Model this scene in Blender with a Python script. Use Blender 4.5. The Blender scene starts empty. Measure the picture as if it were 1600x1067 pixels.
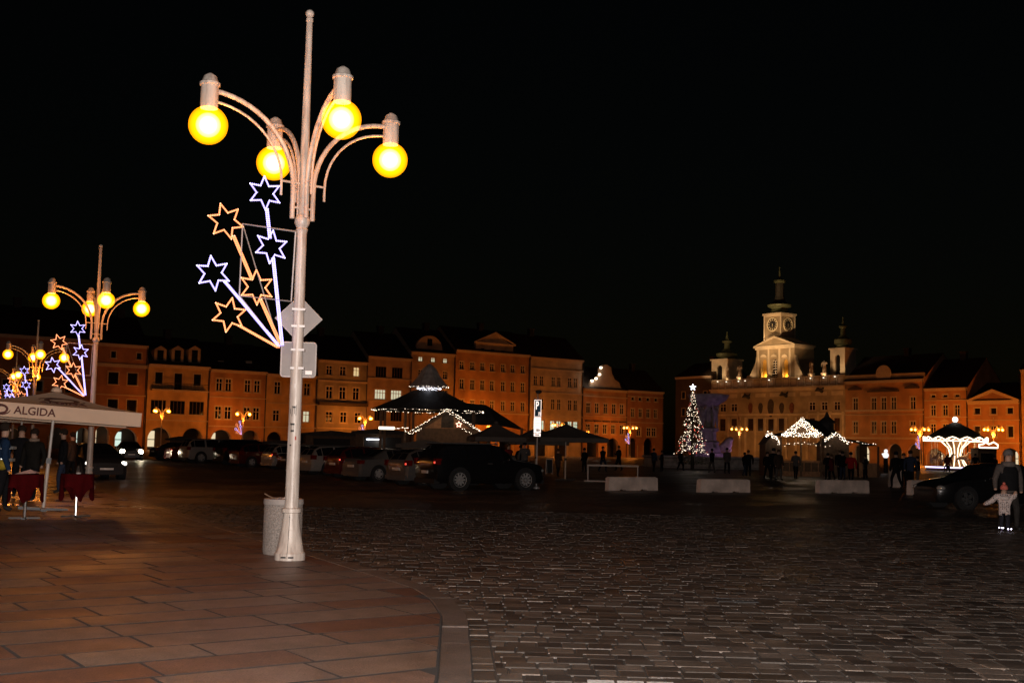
import bpy, bmesh, math, random
from mathutils import Vector, Matrix

random.seed(11)
SC = bpy.context.scene
COL = SC.collection
R = math.radians
PI = math.pi

# ------------------------------------------------------------------ camera
F = 1835.0                      # focal length in pixels of the 1600 px wide photograph
PITCH, ROLL, EYE = R(5.1), R(1.2), 1.65
_r = Vector((1, 0, 0)); _u = Vector((0, -math.sin(PITCH), math.cos(PITCH))); _w = Vector((0, math.cos(PITCH), math.sin(PITCH)))
CR = _r * math.cos(ROLL) + _u * math.sin(ROLL)
CU = -_r * math.sin(ROLL) + _u * math.cos(ROLL)
CW = _w
CAM = Vector((0, 0, EYE))
cd = bpy.data.cameras.new('camera'); cam = bpy.data.objects.new('camera', cd); COL.objects.link(cam)
cd.sensor_width = 36.0; cd.lens = F / 1600 * 36; cd.clip_start = 0.1; cd.clip_end = 3000
M = Matrix((CR, CU, -CW)).transposed().to_4x4(); M.translation = CAM
cam.matrix_world = M
SC.camera = cam

# ------------------------------------------------------------------ night sky, moonlight, exposure
world = bpy.data.worlds.new('World'); SC.world = world; world.use_nodes = True
wn = world.node_tree; bg = wn.nodes['Background']
sky = wn.nodes.new('ShaderNodeTexSky'); sky.sky_type = 'NISHITA'; sky.sun_disc = False
sky.sun_elevation = R(3); sky.sun_rotation = R(200)
wn.links.new(sky.outputs[0], bg.inputs[0]); bg.inputs[1].default_value = 0.0006
sd = bpy.data.lights.new('moon_light', 'SUN'); sd.energy = 0.0006; sd.angle = R(0.5); sd.color = (1, .96, .9)
so = bpy.data.objects.new('moon_light', sd); COL.objects.link(so); so.rotation_euler = (R(60), 0, R(20))
# the photographer's flash, fired from the camera's hot shoe
fd = bpy.data.lights.new('camera_flash', 'SPOT'); fd.energy = 11000; fd.color = (1, .87, .80); fd.shadow_soft_size = .03
fd.spot_size = R(95); fd.spot_blend = .6
fo = bpy.data.objects.new('camera_flash', fd); COL.objects.link(fo); fo.matrix_world = M; fo.location = CAM + Vector((0, .05, .13))
vs = SC.view_settings; vs.view_transform = 'Standard'; vs.look = 'None'; vs.exposure = 0; vs.gamma = 1; vs.use_curve_mapping = False
cy = SC.cycles; cy.use_denoising = True; cy.sample_clamp_indirect = 3; cy.sample_clamp_direct = 0
cy.max_bounces = 5; cy.diffuse_bounces = 2; cy.glossy_bounces = 3; cy.transmission_bounces = 3; cy.transparent_max_bounces = 12
cy.caustics_reflective = False; cy.caustics_refractive = False; cy.use_light_tree = True

# ------------------------------------------------------------------ picture <-> place
def ray(px, py):
    return CW + CR * ((px - 800) / F) + CU * (-(py - 533.5) / F)
def ground(px, py, z=0.0):
    d = ray(px, py); return CAM + d * ((z - EYE) / d.z)
def at(px, py, Y):
    d = ray(px, py); return CAM + d * (Y / d.y)
def on_plane(px, py, P, d2):
    n = Vector((-d2[1], d2[0], 0)); d = ray(px, py)
    return CAM + d * (n.dot(Vector((P[0], P[1], 0)) - CAM) / n.dot(d))
CORNER = (33.0, 237.6)
SIDES = {'L': (.8, .6), 'R': (.6, -.8)}
def sz(side, px, py):
    d2 = SIDES[side]; p = on_plane(px, py, CORNER, d2)
    return (p.x - CORNER[0]) * d2[0] + (p.y - CORNER[1]) * d2[1], p.z
def spt(side, s, out=0.0, z=0.0):        # a point of a house row, 'out' metres in front of the facades
    d2 = SIDES[side]; n = (d2[1], -d2[0])
    return Vector((CORNER[0] + d2[0] * s + n[0] * out, CORNER[1] + d2[1] * s + n[1] * out, z))
def syaw(side):
    d2 = SIDES[side]; return math.atan2(d2[1], d2[0])

# ------------------------------------------------------------------ materials
MATS = {}
def mat(name, col, rough=.7, metal=0.0, var=.15, scale=6.0, bump=0.0, bscale=40.0, emit=None, es=0.0, sample=False, coords='Object', spec=.5, var2=None, coat=0.0):
    if name in MATS: return MATS[name]
    m = bpy.data.materials.new(name); m.use_nodes = True; MATS[name] = m
    nt = m.node_tree; b = nt.nodes['Principled BSDF']; L = nt.links.new
    b.inputs['Roughness'].default_value = rough; b.inputs['Metallic'].default_value = metal
    b.inputs['Specular IOR Level'].default_value = spec; b.inputs['Coat Weight'].default_value = coat
    b.inputs['Coat Roughness'].default_value = .08
    tc = nt.nodes.new('ShaderNodeTexCoord')
    n = nt.nodes.new('ShaderNodeTexNoise'); n.inputs['Scale'].default_value = scale; n.inputs['Detail'].default_value = 6
    L(tc.outputs[coords], n.inputs['Vector'])
    rp = nt.nodes.new('ShaderNodeValToRGB'); rp.color_ramp.elements[0].position = .3; rp.color_ramp.elements[1].position = .72
    c2 = var2 or [c * (1 + var) for c in col]
    rp.color_ramp.elements[0].color = (*[max(0, c * (1 - var)) for c in col], 1) if var2 is None else (*col, 1)
    rp.color_ramp.elements[1].color = (*[min(1, c) for c in c2], 1)
    L(n.outputs[0], rp.inputs[0]); L(rp.outputs[0], b.inputs['Base Color'])
    if bump:
        n2 = nt.nodes.new('ShaderNodeTexNoise'); n2.inputs['Scale'].default_value = bscale; n2.inputs['Detail'].default_value = 4
        L(tc.outputs[coords], n2.inputs['Vector'])
        bp = nt.nodes.new('ShaderNodeBump'); bp.inputs['Strength'].default_value = bump; bp.inputs['Distance'].default_value = .02
        L(n2.outputs[0], bp.inputs['Height']); L(bp.outputs[0], b.inputs['Normal'])
    if emit:
        b.inputs['Emission Color'].default_value = (*emit, 1); b.inputs['Emission Strength'].default_value = es
        m.cycles.emission_sampling = 'AUTO' if sample else 'NONE'
    return m

def glow(name, col, strength, sample=False, add=False):
    if name in MATS: return MATS[name]
    m = bpy.data.materials.new(name); m.use_nodes = True; MATS[name] = m
    nt = m.node_tree; nt.nodes.remove(nt.nodes['Principled BSDF']); out = nt.nodes['Material Output']
    e = nt.nodes.new('ShaderNodeEmission'); e.inputs[0].default_value = (*col, 1); e.inputs[1].default_value = strength
    if add:
        t = nt.nodes.new('ShaderNodeBsdfTransparent'); a = nt.nodes.new('ShaderNodeAddShader')
        nt.links.new(t.outputs[0], a.inputs[0]); nt.links.new(e.outputs[0], a.inputs[1]); nt.links.new(a.outputs[0], out.inputs[0])
    else:
        nt.links.new(e.outputs[0], out.inputs[0])
    m.cycles.emission_sampling = 'AUTO' if sample else 'NONE'
    return m

def glow_volume(name, col, strength):
    m = bpy.data.materials.new(name); m.use_nodes = True; MATS[name] = m
    nt = m.node_tree; nt.nodes.remove(nt.nodes['Principled BSDF']); out = nt.nodes['Material Output']
    e = nt.nodes.new('ShaderNodeEmission'); e.inputs[0].default_value = (*col, 1); e.inputs[1].default_value = strength
    nt.links.new(e.outputs[0], out.inputs[1])
    m.cycles.emission_sampling = 'NONE'
    return m

def paving(name, c1, c2, rough1, rough2, bump, bscale, coords='Object'):
    """stone whose tone is a per-piece attribute; damp patches vary the gloss"""
    m = bpy.data.materials.new(name); m.use_nodes = True; MATS[name] = m
    nt = m.node_tree; b = nt.nodes['Principled BSDF']; L = nt.links.new
    at_ = nt.nodes.new('ShaderNodeAttribute'); at_.attribute_name = 'tint'
    mix = nt.nodes.new('ShaderNodeMix'); mix.data_type = 'RGBA'
    mix.inputs[6].default_value = (*c1, 1); mix.inputs[7].default_value = (*c2, 1)
    L(at_.outputs['Fac'], mix.inputs[0])
    tc = nt.nodes.new('ShaderNodeTexCoord')
    n = nt.nodes.new('ShaderNodeTexNoise'); n.inputs['Scale'].default_value = 5; n.inputs['Detail'].default_value = 8; n.inputs['Roughness'].default_value = .7
    L(tc.outputs[coords], n.inputs['Vector'])
    mr = nt.nodes.new('ShaderNodeMapRange'); mr.inputs[1].default_value = .3; mr.inputs[2].default_value = .7; mr.inputs[3].default_value = .6; mr.inputs[4].default_value = 1.25
    L(n.outputs[0], mr.inputs[0])
    mul = nt.nodes.new('ShaderNodeMix'); mul.data_type = 'RGBA'; mul.blend_type = 'MULTIPLY'; mul.inputs[0].default_value = 1
    L(mix.outputs[2], mul.inputs[6]); L(mr.outputs[0], mul.inputs[7])
    sp = nt.nodes.new('ShaderNodeTexNoise'); sp.inputs['Scale'].default_value = 70; sp.inputs['Detail'].default_value = 2; L(tc.outputs[coords], sp.inputs['Vector'])
    ms = nt.nodes.new('ShaderNodeMapRange'); ms.inputs[1].default_value = .32; ms.inputs[2].default_value = .68; ms.inputs[3].default_value = .62; ms.inputs[4].default_value = 1.35; L(sp.outputs[0], ms.inputs[0])
    m3 = nt.nodes.new('ShaderNodeMix'); m3.data_type = 'RGBA'; m3.blend_type = 'MULTIPLY'; m3.inputs[0].default_value = 1; L(mul.outputs[2], m3.inputs[6]); L(ms.outputs[0], m3.inputs[7])
    vo = nt.nodes.new('ShaderNodeTexVoronoi'); vo.inputs['Scale'].default_value = 2.6; L(tc.outputs[coords], vo.inputs['Vector'])
    gs = nt.nodes.new('ShaderNodeMapRange'); gs.inputs[1].default_value = .045; gs.inputs[2].default_value = .06; gs.inputs[3].default_value = .45; gs.inputs[4].default_value = 1.0; L(vo.outputs['Distance'], gs.inputs[0])
    m4 = nt.nodes.new('ShaderNodeMix'); m4.data_type = 'RGBA'; m4.blend_type = 'MULTIPLY'; m4.inputs[0].default_value = 1; L(m3.outputs[2], m4.inputs[6]); L(gs.outputs[0], m4.inputs[7]); L(m4.outputs[2], b.inputs['Base Color'])
    n3 = nt.nodes.new('ShaderNodeTexNoise'); n3.inputs['Scale'].default_value = .9; n3.inputs['Detail'].default_value = 3
    L(tc.outputs[coords], n3.inputs['Vector'])
    mr2 = nt.nodes.new('ShaderNodeMapRange'); mr2.inputs[1].default_value = .35; mr2.inputs[2].default_value = .65; mr2.inputs[3].default_value = rough1; mr2.inputs[4].default_value = rough2
    L(n3.outputs[0], mr2.inputs[0]); L(mr2.outputs[0], b.inputs['Roughness'])
    n2 = nt.nodes.new('ShaderNodeTexNoise'); n2.inputs['Scale'].default_value = bscale; n2.inputs['Detail'].default_value = 5
    L(tc.outputs[coords], n2.inputs['Vector'])
    bp = nt.nodes.new('ShaderNodeBump'); bp.inputs['Strength'].default_value = bump; bp.inputs['Distance'].default_value = .01
    L(n2.outputs[0], bp.inputs['Height']); L(bp.outputs[0], b.inputs['Normal'])
    return m

# ------------------------------------------------------------------ mesh helpers
class MB:
    def __init__(s): s.v = []; s.f = []
    def add(s, vs_, fs):
        o = len(s.v); s.v += [tuple(p) for p in vs_]; s.f += [tuple(i + o for i in q) for q in fs]; return s
    def box(s, x0, x1, y0, y1, z0, z1):
        return s.add([(x0, y0, z0), (x1, y0, z0), (x1, y1, z0), (x0, y1, z0), (x0, y0, z1), (x1, y0, z1), (x1, y1, z1), (x0, y1, z1)],
                     [(0, 3, 2, 1), (4, 5, 6, 7), (0, 1, 5, 4), (1, 2, 6, 5), (2, 3, 7, 6), (3, 0, 4, 7)])
    def prism(s, pts, y0, y1):           # outline in x,z extruded along y
        n = len(pts)
        return s.add([(x, y0, z) for x, z in pts] + [(x, y1, z) for x, z in pts],
                     [tuple(range(n)), tuple(range(2 * n - 1, n - 1, -1))] + [(i, i + n, (i + 1) % n + n, (i + 1) % n) for i in range(n)])
    def slab(s, pts, z0, z1, ch=0.0):    # outline in x,y between two heights, chamfered top
        n = len(pts)
        c = Vector((sum(p[0] for p in pts) / n, sum(p[1] for p in pts) / n))
        ins = []
        for p in pts:
            d = c - Vector(p[:2]); l = d.length or 1; ins.append((p[0] + d.x / l * ch * 1.4, p[1] + d.y / l * ch * 1.4))
        if ch: s.tops = getattr(s, 'tops', []) + [len(s.f)]
        vs_ = [(p[0], p[1], z0) for p in pts] + [(p[0], p[1], z1 - ch * .7) for p in pts] + [(p[0], p[1], z1) for p in ins]
        fs = [tuple(range(2 * n, 3 * n))]
        for i in range(n):
            j = (i + 1) % n
            fs += [(i, j, j + n, i + n), (i + n, j + n, j + 2 * n, i + 2 * n)]
        return s.add(vs_, fs)
    def lathe(s, prof, n=16, c=(0, 0, 0), ph=0.0, cap=True):
        vs_ = []; fs = []
        for r_, z in prof:
            for k in range(n):
                a = ph + 2 * PI * k / n; vs_.append((c[0] + r_ * math.cos(a), c[1] + r_ * math.sin(a), c[2] + z))
        for i in range(len(prof) - 1):
            for k in range(n):
                q = (k + 1) % n; fs.append((i * n + k, i * n + q, (i + 1) * n + q, (i + 1) * n + k))
        if cap:
            fs.append(tuple(range(n - 1, -1, -1))); fs.append(tuple((len(prof) - 1) * n + k for k in range(n)))
        return s.add(vs_, fs)
    def sphere(s, c, r_, n=12, m=8, sq=(1, 1, 1)):
        prof = [(max(1e-4, r_ * math.sin(PI * i / m)), -r_ * math.cos(PI * i / m)) for i in range(m + 1)]
        o = len(s.v); s.lathe(prof, n)
        for i in range(o, len(s.v)):
            x, y, z = s.v[i]; s.v[i] = (c[0] + x * sq[0], c[1] + y * sq[1], c[2] + z * sq[2])
        return s
    def tube(s, pts, r_, n=8, closed=False):
        pts = [Vector(p) for p in pts]; N = len(pts); vs_ = []; fs = []; prev = None
        for i, p in enumerate(pts):
            if closed: t = pts[(i + 1) % N] - pts[i - 1]
            else: t = pts[min(i + 1, N - 1)] - pts[max(i - 1, 0)]
            t.normalize()
            if prev is None:
                a = Vector((0, 0, 1)) if abs(t.z) < .9 else Vector((1, 0, 0)); nx = t.cross(a).normalized()
            else:
                nx = (prev - t * prev.dot(t)).normalized()
            prev = nx; ny = t.cross(nx); rr = r_[i] if isinstance(r_, (list, tuple)) else r_
            for k in range(n):
                a = 2 * PI * k / n; vs_.append(p + nx * (rr * math.cos(a)) + ny * (rr * math.sin(a)))
        for i in range(N if closed else N - 1):
            for k in range(n):
                q = (k + 1) % n; j = (i + 1) % N
                fs.append((i * n + k, i * n + q, j * n + q, j * n + k))
        if not closed: fs += [tuple(range(n - 1, -1, -1)), tuple((N - 1) * n + k for k in range(n))]
        return s.add(vs_, fs)
    def bead(s, p, r_):
        x, y, z = p
        return s.add([(x + r_, y, z), (x - r_, y, z), (x, y + r_, z), (x, y - r_, z), (x, y, z + r_), (x, y, z - r_)],
                     [(0, 2, 4), (2, 1, 4), (1, 3, 4), (3, 0, 4), (2, 0, 5), (1, 2, 5), (3, 1, 5), (0, 3, 5)])
    def mesh(s, name, m=None, smooth=None):
        me = bpy.data.meshes.new(name); me.from_pydata(s.v, [], s.f)
        bm = bmesh.new(); bm.from_mesh(me); bmesh.ops.recalc_face_normals(bm, faces=bm.faces); bm.to_mesh(me); bm.free()
        if m: me.materials.append(m)
        if smooth:
            me.shade_smooth(); me.set_sharp_from_angle(angle=R(smooth))
        return me
    def build(s, name, m, parent=None, smooth=None):
        return put(s.mesh(name, m, smooth), name, parent)

def put(me, name, parent=None, loc=None, rz=None):
    o = bpy.data.objects.new(name, me); COL.objects.link(o)
    if parent: o.parent = parent
    if loc is not None: o.location = loc
    if rz is not None: o.rotation_euler = (0, 0, rz)
    return o
def tag(o, label=None, cat=None, group=None, kind=None):
    if label: o['label'] = label
    if cat: o['category'] = cat
    if group: o['group'] = group
    if kind: o['kind'] = kind
    return o
def empty(name, loc, rz=0.0, label=None, cat=None, group=None):
    o = bpy.data.objects.new(name, None); COL.objects.link(o); o.location = loc; o.rotation_euler = (0, 0, rz); o.empty_display_size = .2
    return tag(o, label, cat, group)
def copy_tree(o, parent=None):
    c = o.copy(); COL.objects.link(c); c.parent = parent
    for ch in list(o.children): copy_tree(ch, c)
    return c
def lamp(name, loc, energy, color, parent=None, radius=.1, kind='POINT', size=None, target=None):
    d = bpy.data.lights.new(name, kind); d.energy = energy; d.color = color; d.shadow_soft_size = radius
    if size: d.spot_size = size; d.spot_blend = .5
    o = bpy.data.objects.new(name, d); COL.objects.link(o); o.location = loc
    if parent: o.parent = parent
    if target is not None: o.rotation_euler = (Vector(target) - Vector(loc)).to_track_quat('-Z', 'Y').to_euler()
    return o
def text(name, body, size, m, parent, loc, rot, depth=.004):
    c = bpy.data.curves.new(name, 'FONT'); c.body = body; c.size = size; c.align_x = 'CENTER'; c.align_y = 'CENTER'; c.extrude = depth; c.resolution_u = 3; c.offset = size * .02
    c.materials.append(m); o = bpy.data.objects.new(name, c); COL.objects.link(o)
    dg = bpy.context.evaluated_depsgraph_get(); dg.update(); me = bpy.data.meshes.new_from_object(o.evaluated_get(dg)); bpy.data.objects.remove(o)
    o = bpy.data.objects.new(name, me); COL.objects.link(o); o.parent = parent; o.location = loc; o.rotation_euler = rot
    return o

SODIUM = (1.0, .245, .018)
SODIUM_NEAR = (1.0, .28, .025)
WARM = (1.0, .62, .28)
def post_paint():
    m = bpy.data.materials.new('white_paint'); m.use_nodes = True; MATS['white_paint'] = m; nt = m.node_tree; b = nt.nodes['Principled BSDF']; L = nt.links.new
    tc = nt.nodes.new('ShaderNodeTexCoord'); mp = nt.nodes.new('ShaderNodeMapping'); mp.inputs['Scale'].default_value = (9, 9, 1.1); L(tc.outputs['Object'], mp.inputs[0])
    n1 = nt.nodes.new('ShaderNodeTexNoise'); n1.inputs['Scale'].default_value = 2.2; n1.inputs['Detail'].default_value = 7; L(mp.outputs[0], n1.inputs['Vector'])
    n2 = nt.nodes.new('ShaderNodeTexNoise'); n2.inputs['Scale'].default_value = 26; n2.inputs['Detail'].default_value = 3; L(tc.outputs['Object'], n2.inputs['Vector'])
    r1 = nt.nodes.new('ShaderNodeValToRGB'); r1.color_ramp.elements[0].position = .32; r1.color_ramp.elements[0].color = (.36, .30, .26, 1); r1.color_ramp.elements[1].position = .6; r1.color_ramp.elements[1].color = (.58, .52, .46, 1); L(n1.outputs[0], r1.inputs[0])
    r2 = nt.nodes.new('ShaderNodeValToRGB'); r2.color_ramp.elements[0].position = .74; r2.color_ramp.elements[0].color = (0, 0, 0, 1); r2.color_ramp.elements[1].position = .78; r2.color_ramp.elements[1].color = (1, 1, 1, 1); L(n2.outputs[0], r2.inputs[0])
    mx = nt.nodes.new('ShaderNodeMix'); mx.data_type = 'RGBA'; L(r2.outputs[0], mx.inputs[0]); L(r1.outputs[0], mx.inputs[6]); mx.inputs[7].default_value = (.16, .10, .07, 1); L(mx.outputs[2], b.inputs['Base Color'])
    b.inputs['Roughness'].default_value = .42
    bp = nt.nodes.new('ShaderNodeBump'); bp.inputs['Strength'].default_value = .25; bp.inputs['Distance'].default_value = .01; L(n2.outputs[0], bp.inputs['Height']); L(bp.outputs[0], b.inputs['Normal'])
    return m
M_white = post_paint()
M_globe = glow('globe_glass', (1.0, .30, .001), .95, add=True)
M_bulb = glow_volume('bulb_glow', (1.0, .6, .34), 9)
M_bulb2 = glow_volume('bulb_glow_mid', (1.0, .6, .34), 9)
M_bulb3 = glow_volume('bulb_glow_outer', (1.0, .6, .34), 9)
M_bulbs = glow_volume('bulb_halo', (1.0, .55, .0), 2.6)
M_ledw = glow('led_white', (.74, .70, 1.0), 6)
M_ledo = glow('led_amber', (1.0, .50, .26), 5)
M_ropew = glow('rope_white', (.40, .33, 1.0), 2.6)
M_ropeo = glow('rope_amber', (1.0, .27, .10), 2.3)
M_galv = mat('galvanised', (.42, .40, .39), .5, .5, var=.1, scale=14)
M_dark = mat('dark_metal', (.03, .03, .03), .45, .3)
M_black = mat('black_matt', (.012, .012, .013), .7)
M_bead = glow('fairy_light', (1.0, .80, .58), 5)
M_beadc = glow('fairy_light_cool', (.85, .88, 1.0), 7)
M_garl = glow('garland_light', (1.0, .82, .62), 11)
M_beadr = glow('fairy_light_red', (1.0, .10, .06), 4)
# ------------------------------------------------------------------ the ground
def set_tint(me, val):
    a = me.attributes.new('tint', 'FLOAT', 'FACE')
    if isinstance(val, (int, float)): val = [val] * len(me.polygons)
    a.data.foreach_set('value', val)

def ground_material():
    m = bpy.data.materials.new('square_setts'); m.use_nodes = True; nt = m.node_tree; b = nt.nodes['Principled BSDF']; L = nt.links.new
    tc = nt.nodes.new('ShaderNodeTexCoord')
    br = nt.nodes.new('ShaderNodeTexBrick'); br.inputs['Scale'].default_value = 1; br.inputs['Brick Width'].default_value = .21; br.inputs['Row Height'].default_value = .24
    br.inputs['Mortar Size'].default_value = .012; br.inputs['Color1'].default_value = (.10, .082, .07, 1); br.inputs['Color2'].default_value = (.17, .138, .114, 1); br.inputs['Mortar'].default_value = (.03, .026, .022, 1)
    L(tc.outputs['Object'], br.inputs['Vector'])
    n = nt.nodes.new('ShaderNodeTexNoise'); n.inputs['Scale'].default_value = .35; n.inputs['Detail'].default_value = 6; L(tc.outputs['Object'], n.inputs['Vector'])
    mr = nt.nodes.new('ShaderNodeMapRange'); mr.inputs[1].default_value = .35; mr.inputs[2].default_value = .65; mr.inputs[3].default_value = .55; mr.inputs[4].default_value = 1.2; L(n.outputs[0], mr.inputs[0])
    mx = nt.nodes.new('ShaderNodeMix'); mx.data_type = 'RGBA'; mx.blend_type = 'MULTIPLY'; mx.inputs[0].default_value = 1
    L(br.outputs[0], mx.inputs[6]); L(mr.outputs[0], mx.inputs[7]); L(mx.outputs[2], b.inputs['Base Color'])
    mr2 = nt.nodes.new('ShaderNodeMapRange'); mr2.inputs[1].default_value = .4; mr2.inputs[2].default_value = .6; mr2.inputs[3].default_value = .38; mr2.inputs[4].default_value = .6; L(n.outputs[0], mr2.inputs[0]); L(mr2.outputs[0], b.inputs['Roughness'])
    n2 = nt.nodes.new('ShaderNodeTexNoise'); n2.inputs['Scale'].default_value = 9; L(tc.outputs['Object'], n2.inputs['Vector'])
    b1 = nt.nodes.new('ShaderNodeBump'); b1.inputs['Strength'].default_value = .5; b1.inputs['Distance'].default_value = .02; b1.invert = True; L(br.outputs[1], b1.inputs['Height'])
    b2 = nt.nodes.new('ShaderNodeBump'); b2.inputs['Strength'].default_value = .35; b2.inputs['Distance'].default_value = .03; L(n2.outputs[0], b2.inputs['Height']); L(b1.outputs[0], b2.inputs['Normal']); L(b2.outputs[0], b.inputs['Normal'])
    return m
g = MB().add([(-1500, -200, -.05), (1500, -200, -.05), (1500, 2200, -.05), (-1500, 2200, -.05)], [(0, 1, 2, 3)]).build('ground', mat('earth', (.03, .026, .022), .8)); tag(g, kind='structure')
# square paving beyond the modelled setts: a sheet that starts where they end
sq = MB().add([(-1200, 30, -.012), (1200, 30, -.012), (1200, 1500, -.012), (-1200, 1500, -.012)], [(0, 1, 2, 3)])
sq = sq.build('square_paving', ground_material()); tag(sq, kind='structure')

# kerb line of the pavement corner (pavement on its left)
KERB = [(-.20, 5.0), (-.22, 8.15), (-.36, 11.1), (-.55, 12.3), (-.82, 13.25), (-1.22, 14.05), (-2.59, 16.76), (-11.08, 33.5), (-66.1, 142)]
KW = .24
def offset_line(pts, d):
    out = []
    for i, p in enumerate(pts):
        a = Vector(pts[max(i - 1, 0)]); b = Vector(pts[min(i + 1, len(pts) - 1)]); t = (b - a).normalized(); n = Vector((-t.y, t.x))
        out.append((p[0] + n.x * d, p[1] + n.y * d))
    return out
KIN = offset_line(KERB, KW)
def clip(poly, a, b):        # keep the part left of a->b
    out = []; ax, ay = a; dx, dy = b[0] - ax, b[1] - ay
    side = lambda p: dx * (p[1] - ay) - dy * (p[0] - ax)
    for i, p in enumerate(poly):
        q = poly[(i + 1) % len(poly)]; sp, sq_ = side(p), side(q)
        if sp >= 0: out.append(p)
        if (sp >= 0) != (sq_ >= 0):
            t = sp / (sp - sq_); out.append((p[0] + (q[0] - p[0]) * t, p[1] + (q[1] - p[1]) * t))
    return out
def clip_all(poly, line):
    for i in range(len(line) - 1):
        poly = clip(poly, line[i], line[i + 1])
        if len(poly) < 3: return []
    return poly
def area(p): return abs(sum(p[i][0] * p[(i + 1) % len(p)][1] - p[(i + 1) % len(p)][0] * p[i][1] for i in range(len(p)))) / 2
PZ = .075
M_slab = paving('pavement_slab', (.110, .044, .026), (.16, .12, .095), .42, .62, .55, 60)
M_kerb = paving('kerb_granite', (.09, .072, .06), (.125, .10, .088), .4, .6, .5, 80)
M_sett = paving('sett_granite', (.030, .022, .017), (.136, .105, .083), .34, .6, .8, 70)

def far_slab_material():
    m = bpy.data.materials.new('pavement_far'); m.use_nodes = True; nt = m.node_tree; b = nt.nodes['Principled BSDF']; L = nt.links.new
    tc = nt.nodes.new('ShaderNodeTexCoord'); mp = nt.nodes.new('ShaderNodeMapping'); mp.inputs['Rotation'].default_value = (0, 0, -R(35)); L(tc.outputs['Object'], mp.inputs[0])
    br = nt.nodes.new('ShaderNodeTexBrick'); br.inputs['Scale'].default_value = 1; br.inputs['Brick Width'].default_value = 1.15; br.inputs['Row Height'].default_value = .62
    br.inputs['Mortar Size'].default_value = .012; br.inputs['Color1'].default_value = (.17, .078, .05, 1); br.inputs['Color2'].default_value = (.22, .14, .10, 1); br.inputs['Mortar'].default_value = (.03, .025, .02, 1)
    L(mp.outputs[0], br.inputs['Vector']); L(br.outputs[0], b.inputs['Base Color'])
    n = nt.nodes.new('ShaderNodeTexNoise'); n.inputs['Scale'].default_value = .8; L(tc.outputs['Object'], n.inputs['Vector'])
    mr2 = nt.nodes.new('ShaderNodeMapRange'); mr2.inputs[1].default_value = .4; mr2.inputs[2].default_value = .6; mr2.inputs[3].default_value = .2; mr2.inputs[4].default_value = .5; L(n.outputs[0], mr2.inputs[0]); L(mr2.outputs[0], b.inputs['Roughness'])
    n2 = nt.nodes.new('ShaderNodeTexNoise'); n2.inputs['Scale'].default_value = 14; L(tc.outputs['Object'], n2.inputs['Vector'])
    b1 = nt.nodes.new('ShaderNodeBump'); b1.inputs['Strength'].default_value = .4; b1.inputs['Distance'].default_value = .01; L(n2.outputs[0], b1.inputs['Height']); L(b1.outputs[0], b.inputs['Normal'])
    return m
pts = KIN[:]
pav = MB().slab(pts[::1] + [(-140, 142), (-140, 5)], -.04, PZ - .0035).build('pavement', mat('slab_bed', (.012, .009, .007), .95)); tag(pav, kind='structure')
FAR_Y = 27.0
far = clip([(x, y) for x, y in KIN] + [(-140, 142), (-140, 5)], (-200, FAR_Y), (-199, FAR_Y))
fs_ = MB().slab(far, .0, PZ - .001).build('slab_field', far_slab_material(), pav)
# slabs one by one
aA = R(35); ax = Vector((math.cos(aA), math.sin(aA))); bx = Vector((-math.sin(aA), math.cos(aA)))
rnd = random.Random(5)
t = -2.0
slabs = []
rest = MB(); rest_t = []
while t < 34:
    wrow = rnd.choice([.56, .62, .66, .70, .60]); s = -26 + rnd.random()
    while s < 16:
        ln = rnd.choice([.75, .95, 1.1, 1.2, 1.35, 1.15]); gp = rnd.uniform(.008, .018); gt = rnd.uniform(.016, .027)
        q = []
        for (ss, tt) in ((s + gp, t + gt), (s + ln - gp, t + gt), (s + ln - gp, t + wrow - gt), (s + gp, t + wrow - gt)):
            p = ax * (ss + rnd.uniform(-.003, .003)) + bx * (tt + rnd.uniform(-.003, .003)); q.append((p.x, p.y))
        s += ln
        cx = sum(p[0] for p in q) / 4; cy_ = sum(p[1] for p in q) / 4
        if cy_ < 5 or cy_ > FAR_Y + 1 or cx < -.62 * cy_ - 4: continue
        q = clip_all(q, [(x - .012, y) for x, y in KIN]); 
        if len(q) >= 3: q = clip(q, (200, FAR_Y), (199, FAR_Y))
        if len(q) < 3 or area(q) < .03: continue
        red = rnd.random(); tint = min(1, max(0, rnd.gauss(.38, .26))) if red < .82 else rnd.uniform(.7, 1.0)
        slabs.append((cy_, q, tint, rnd.uniform(-.0015, .002)))
    t += wrow
slabs.sort(key=lambda a: (a[0] < 7.2 or sum(p[0] for p in a[1]) / len(a[1]) < -.45 * a[0] - .7, a[0]))
def slab_mesh(q, z0, z1, ch, m, nm='slab'):
    me = MB().slab(q, z0, z1, ch).mesh(nm, m); me.materials.append(MATS['slab_bed'])
    for p in me.polygons: p.material_index = 0 if p.normal.z > .9 else 1
    return me
for i, (d_, q, tint, dz) in enumerate(slabs):
    if i < 290:
        me = slab_mesh(q, .03, PZ + dz, .002, M_slab); set_tint(me, tint); put(me, 'slab', pav)
    else:
        n0 = len(rest.f); rest.slab(q, .03, PZ + dz, .002); rest_t += [tint] * (len(rest.f) - n0)
if rest.f:
    me = rest.mesh('slab_rest', M_slab); set_tint(me, rest_t); tag(put(me, 'slab_rest', pav), kind='stuff')
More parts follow.
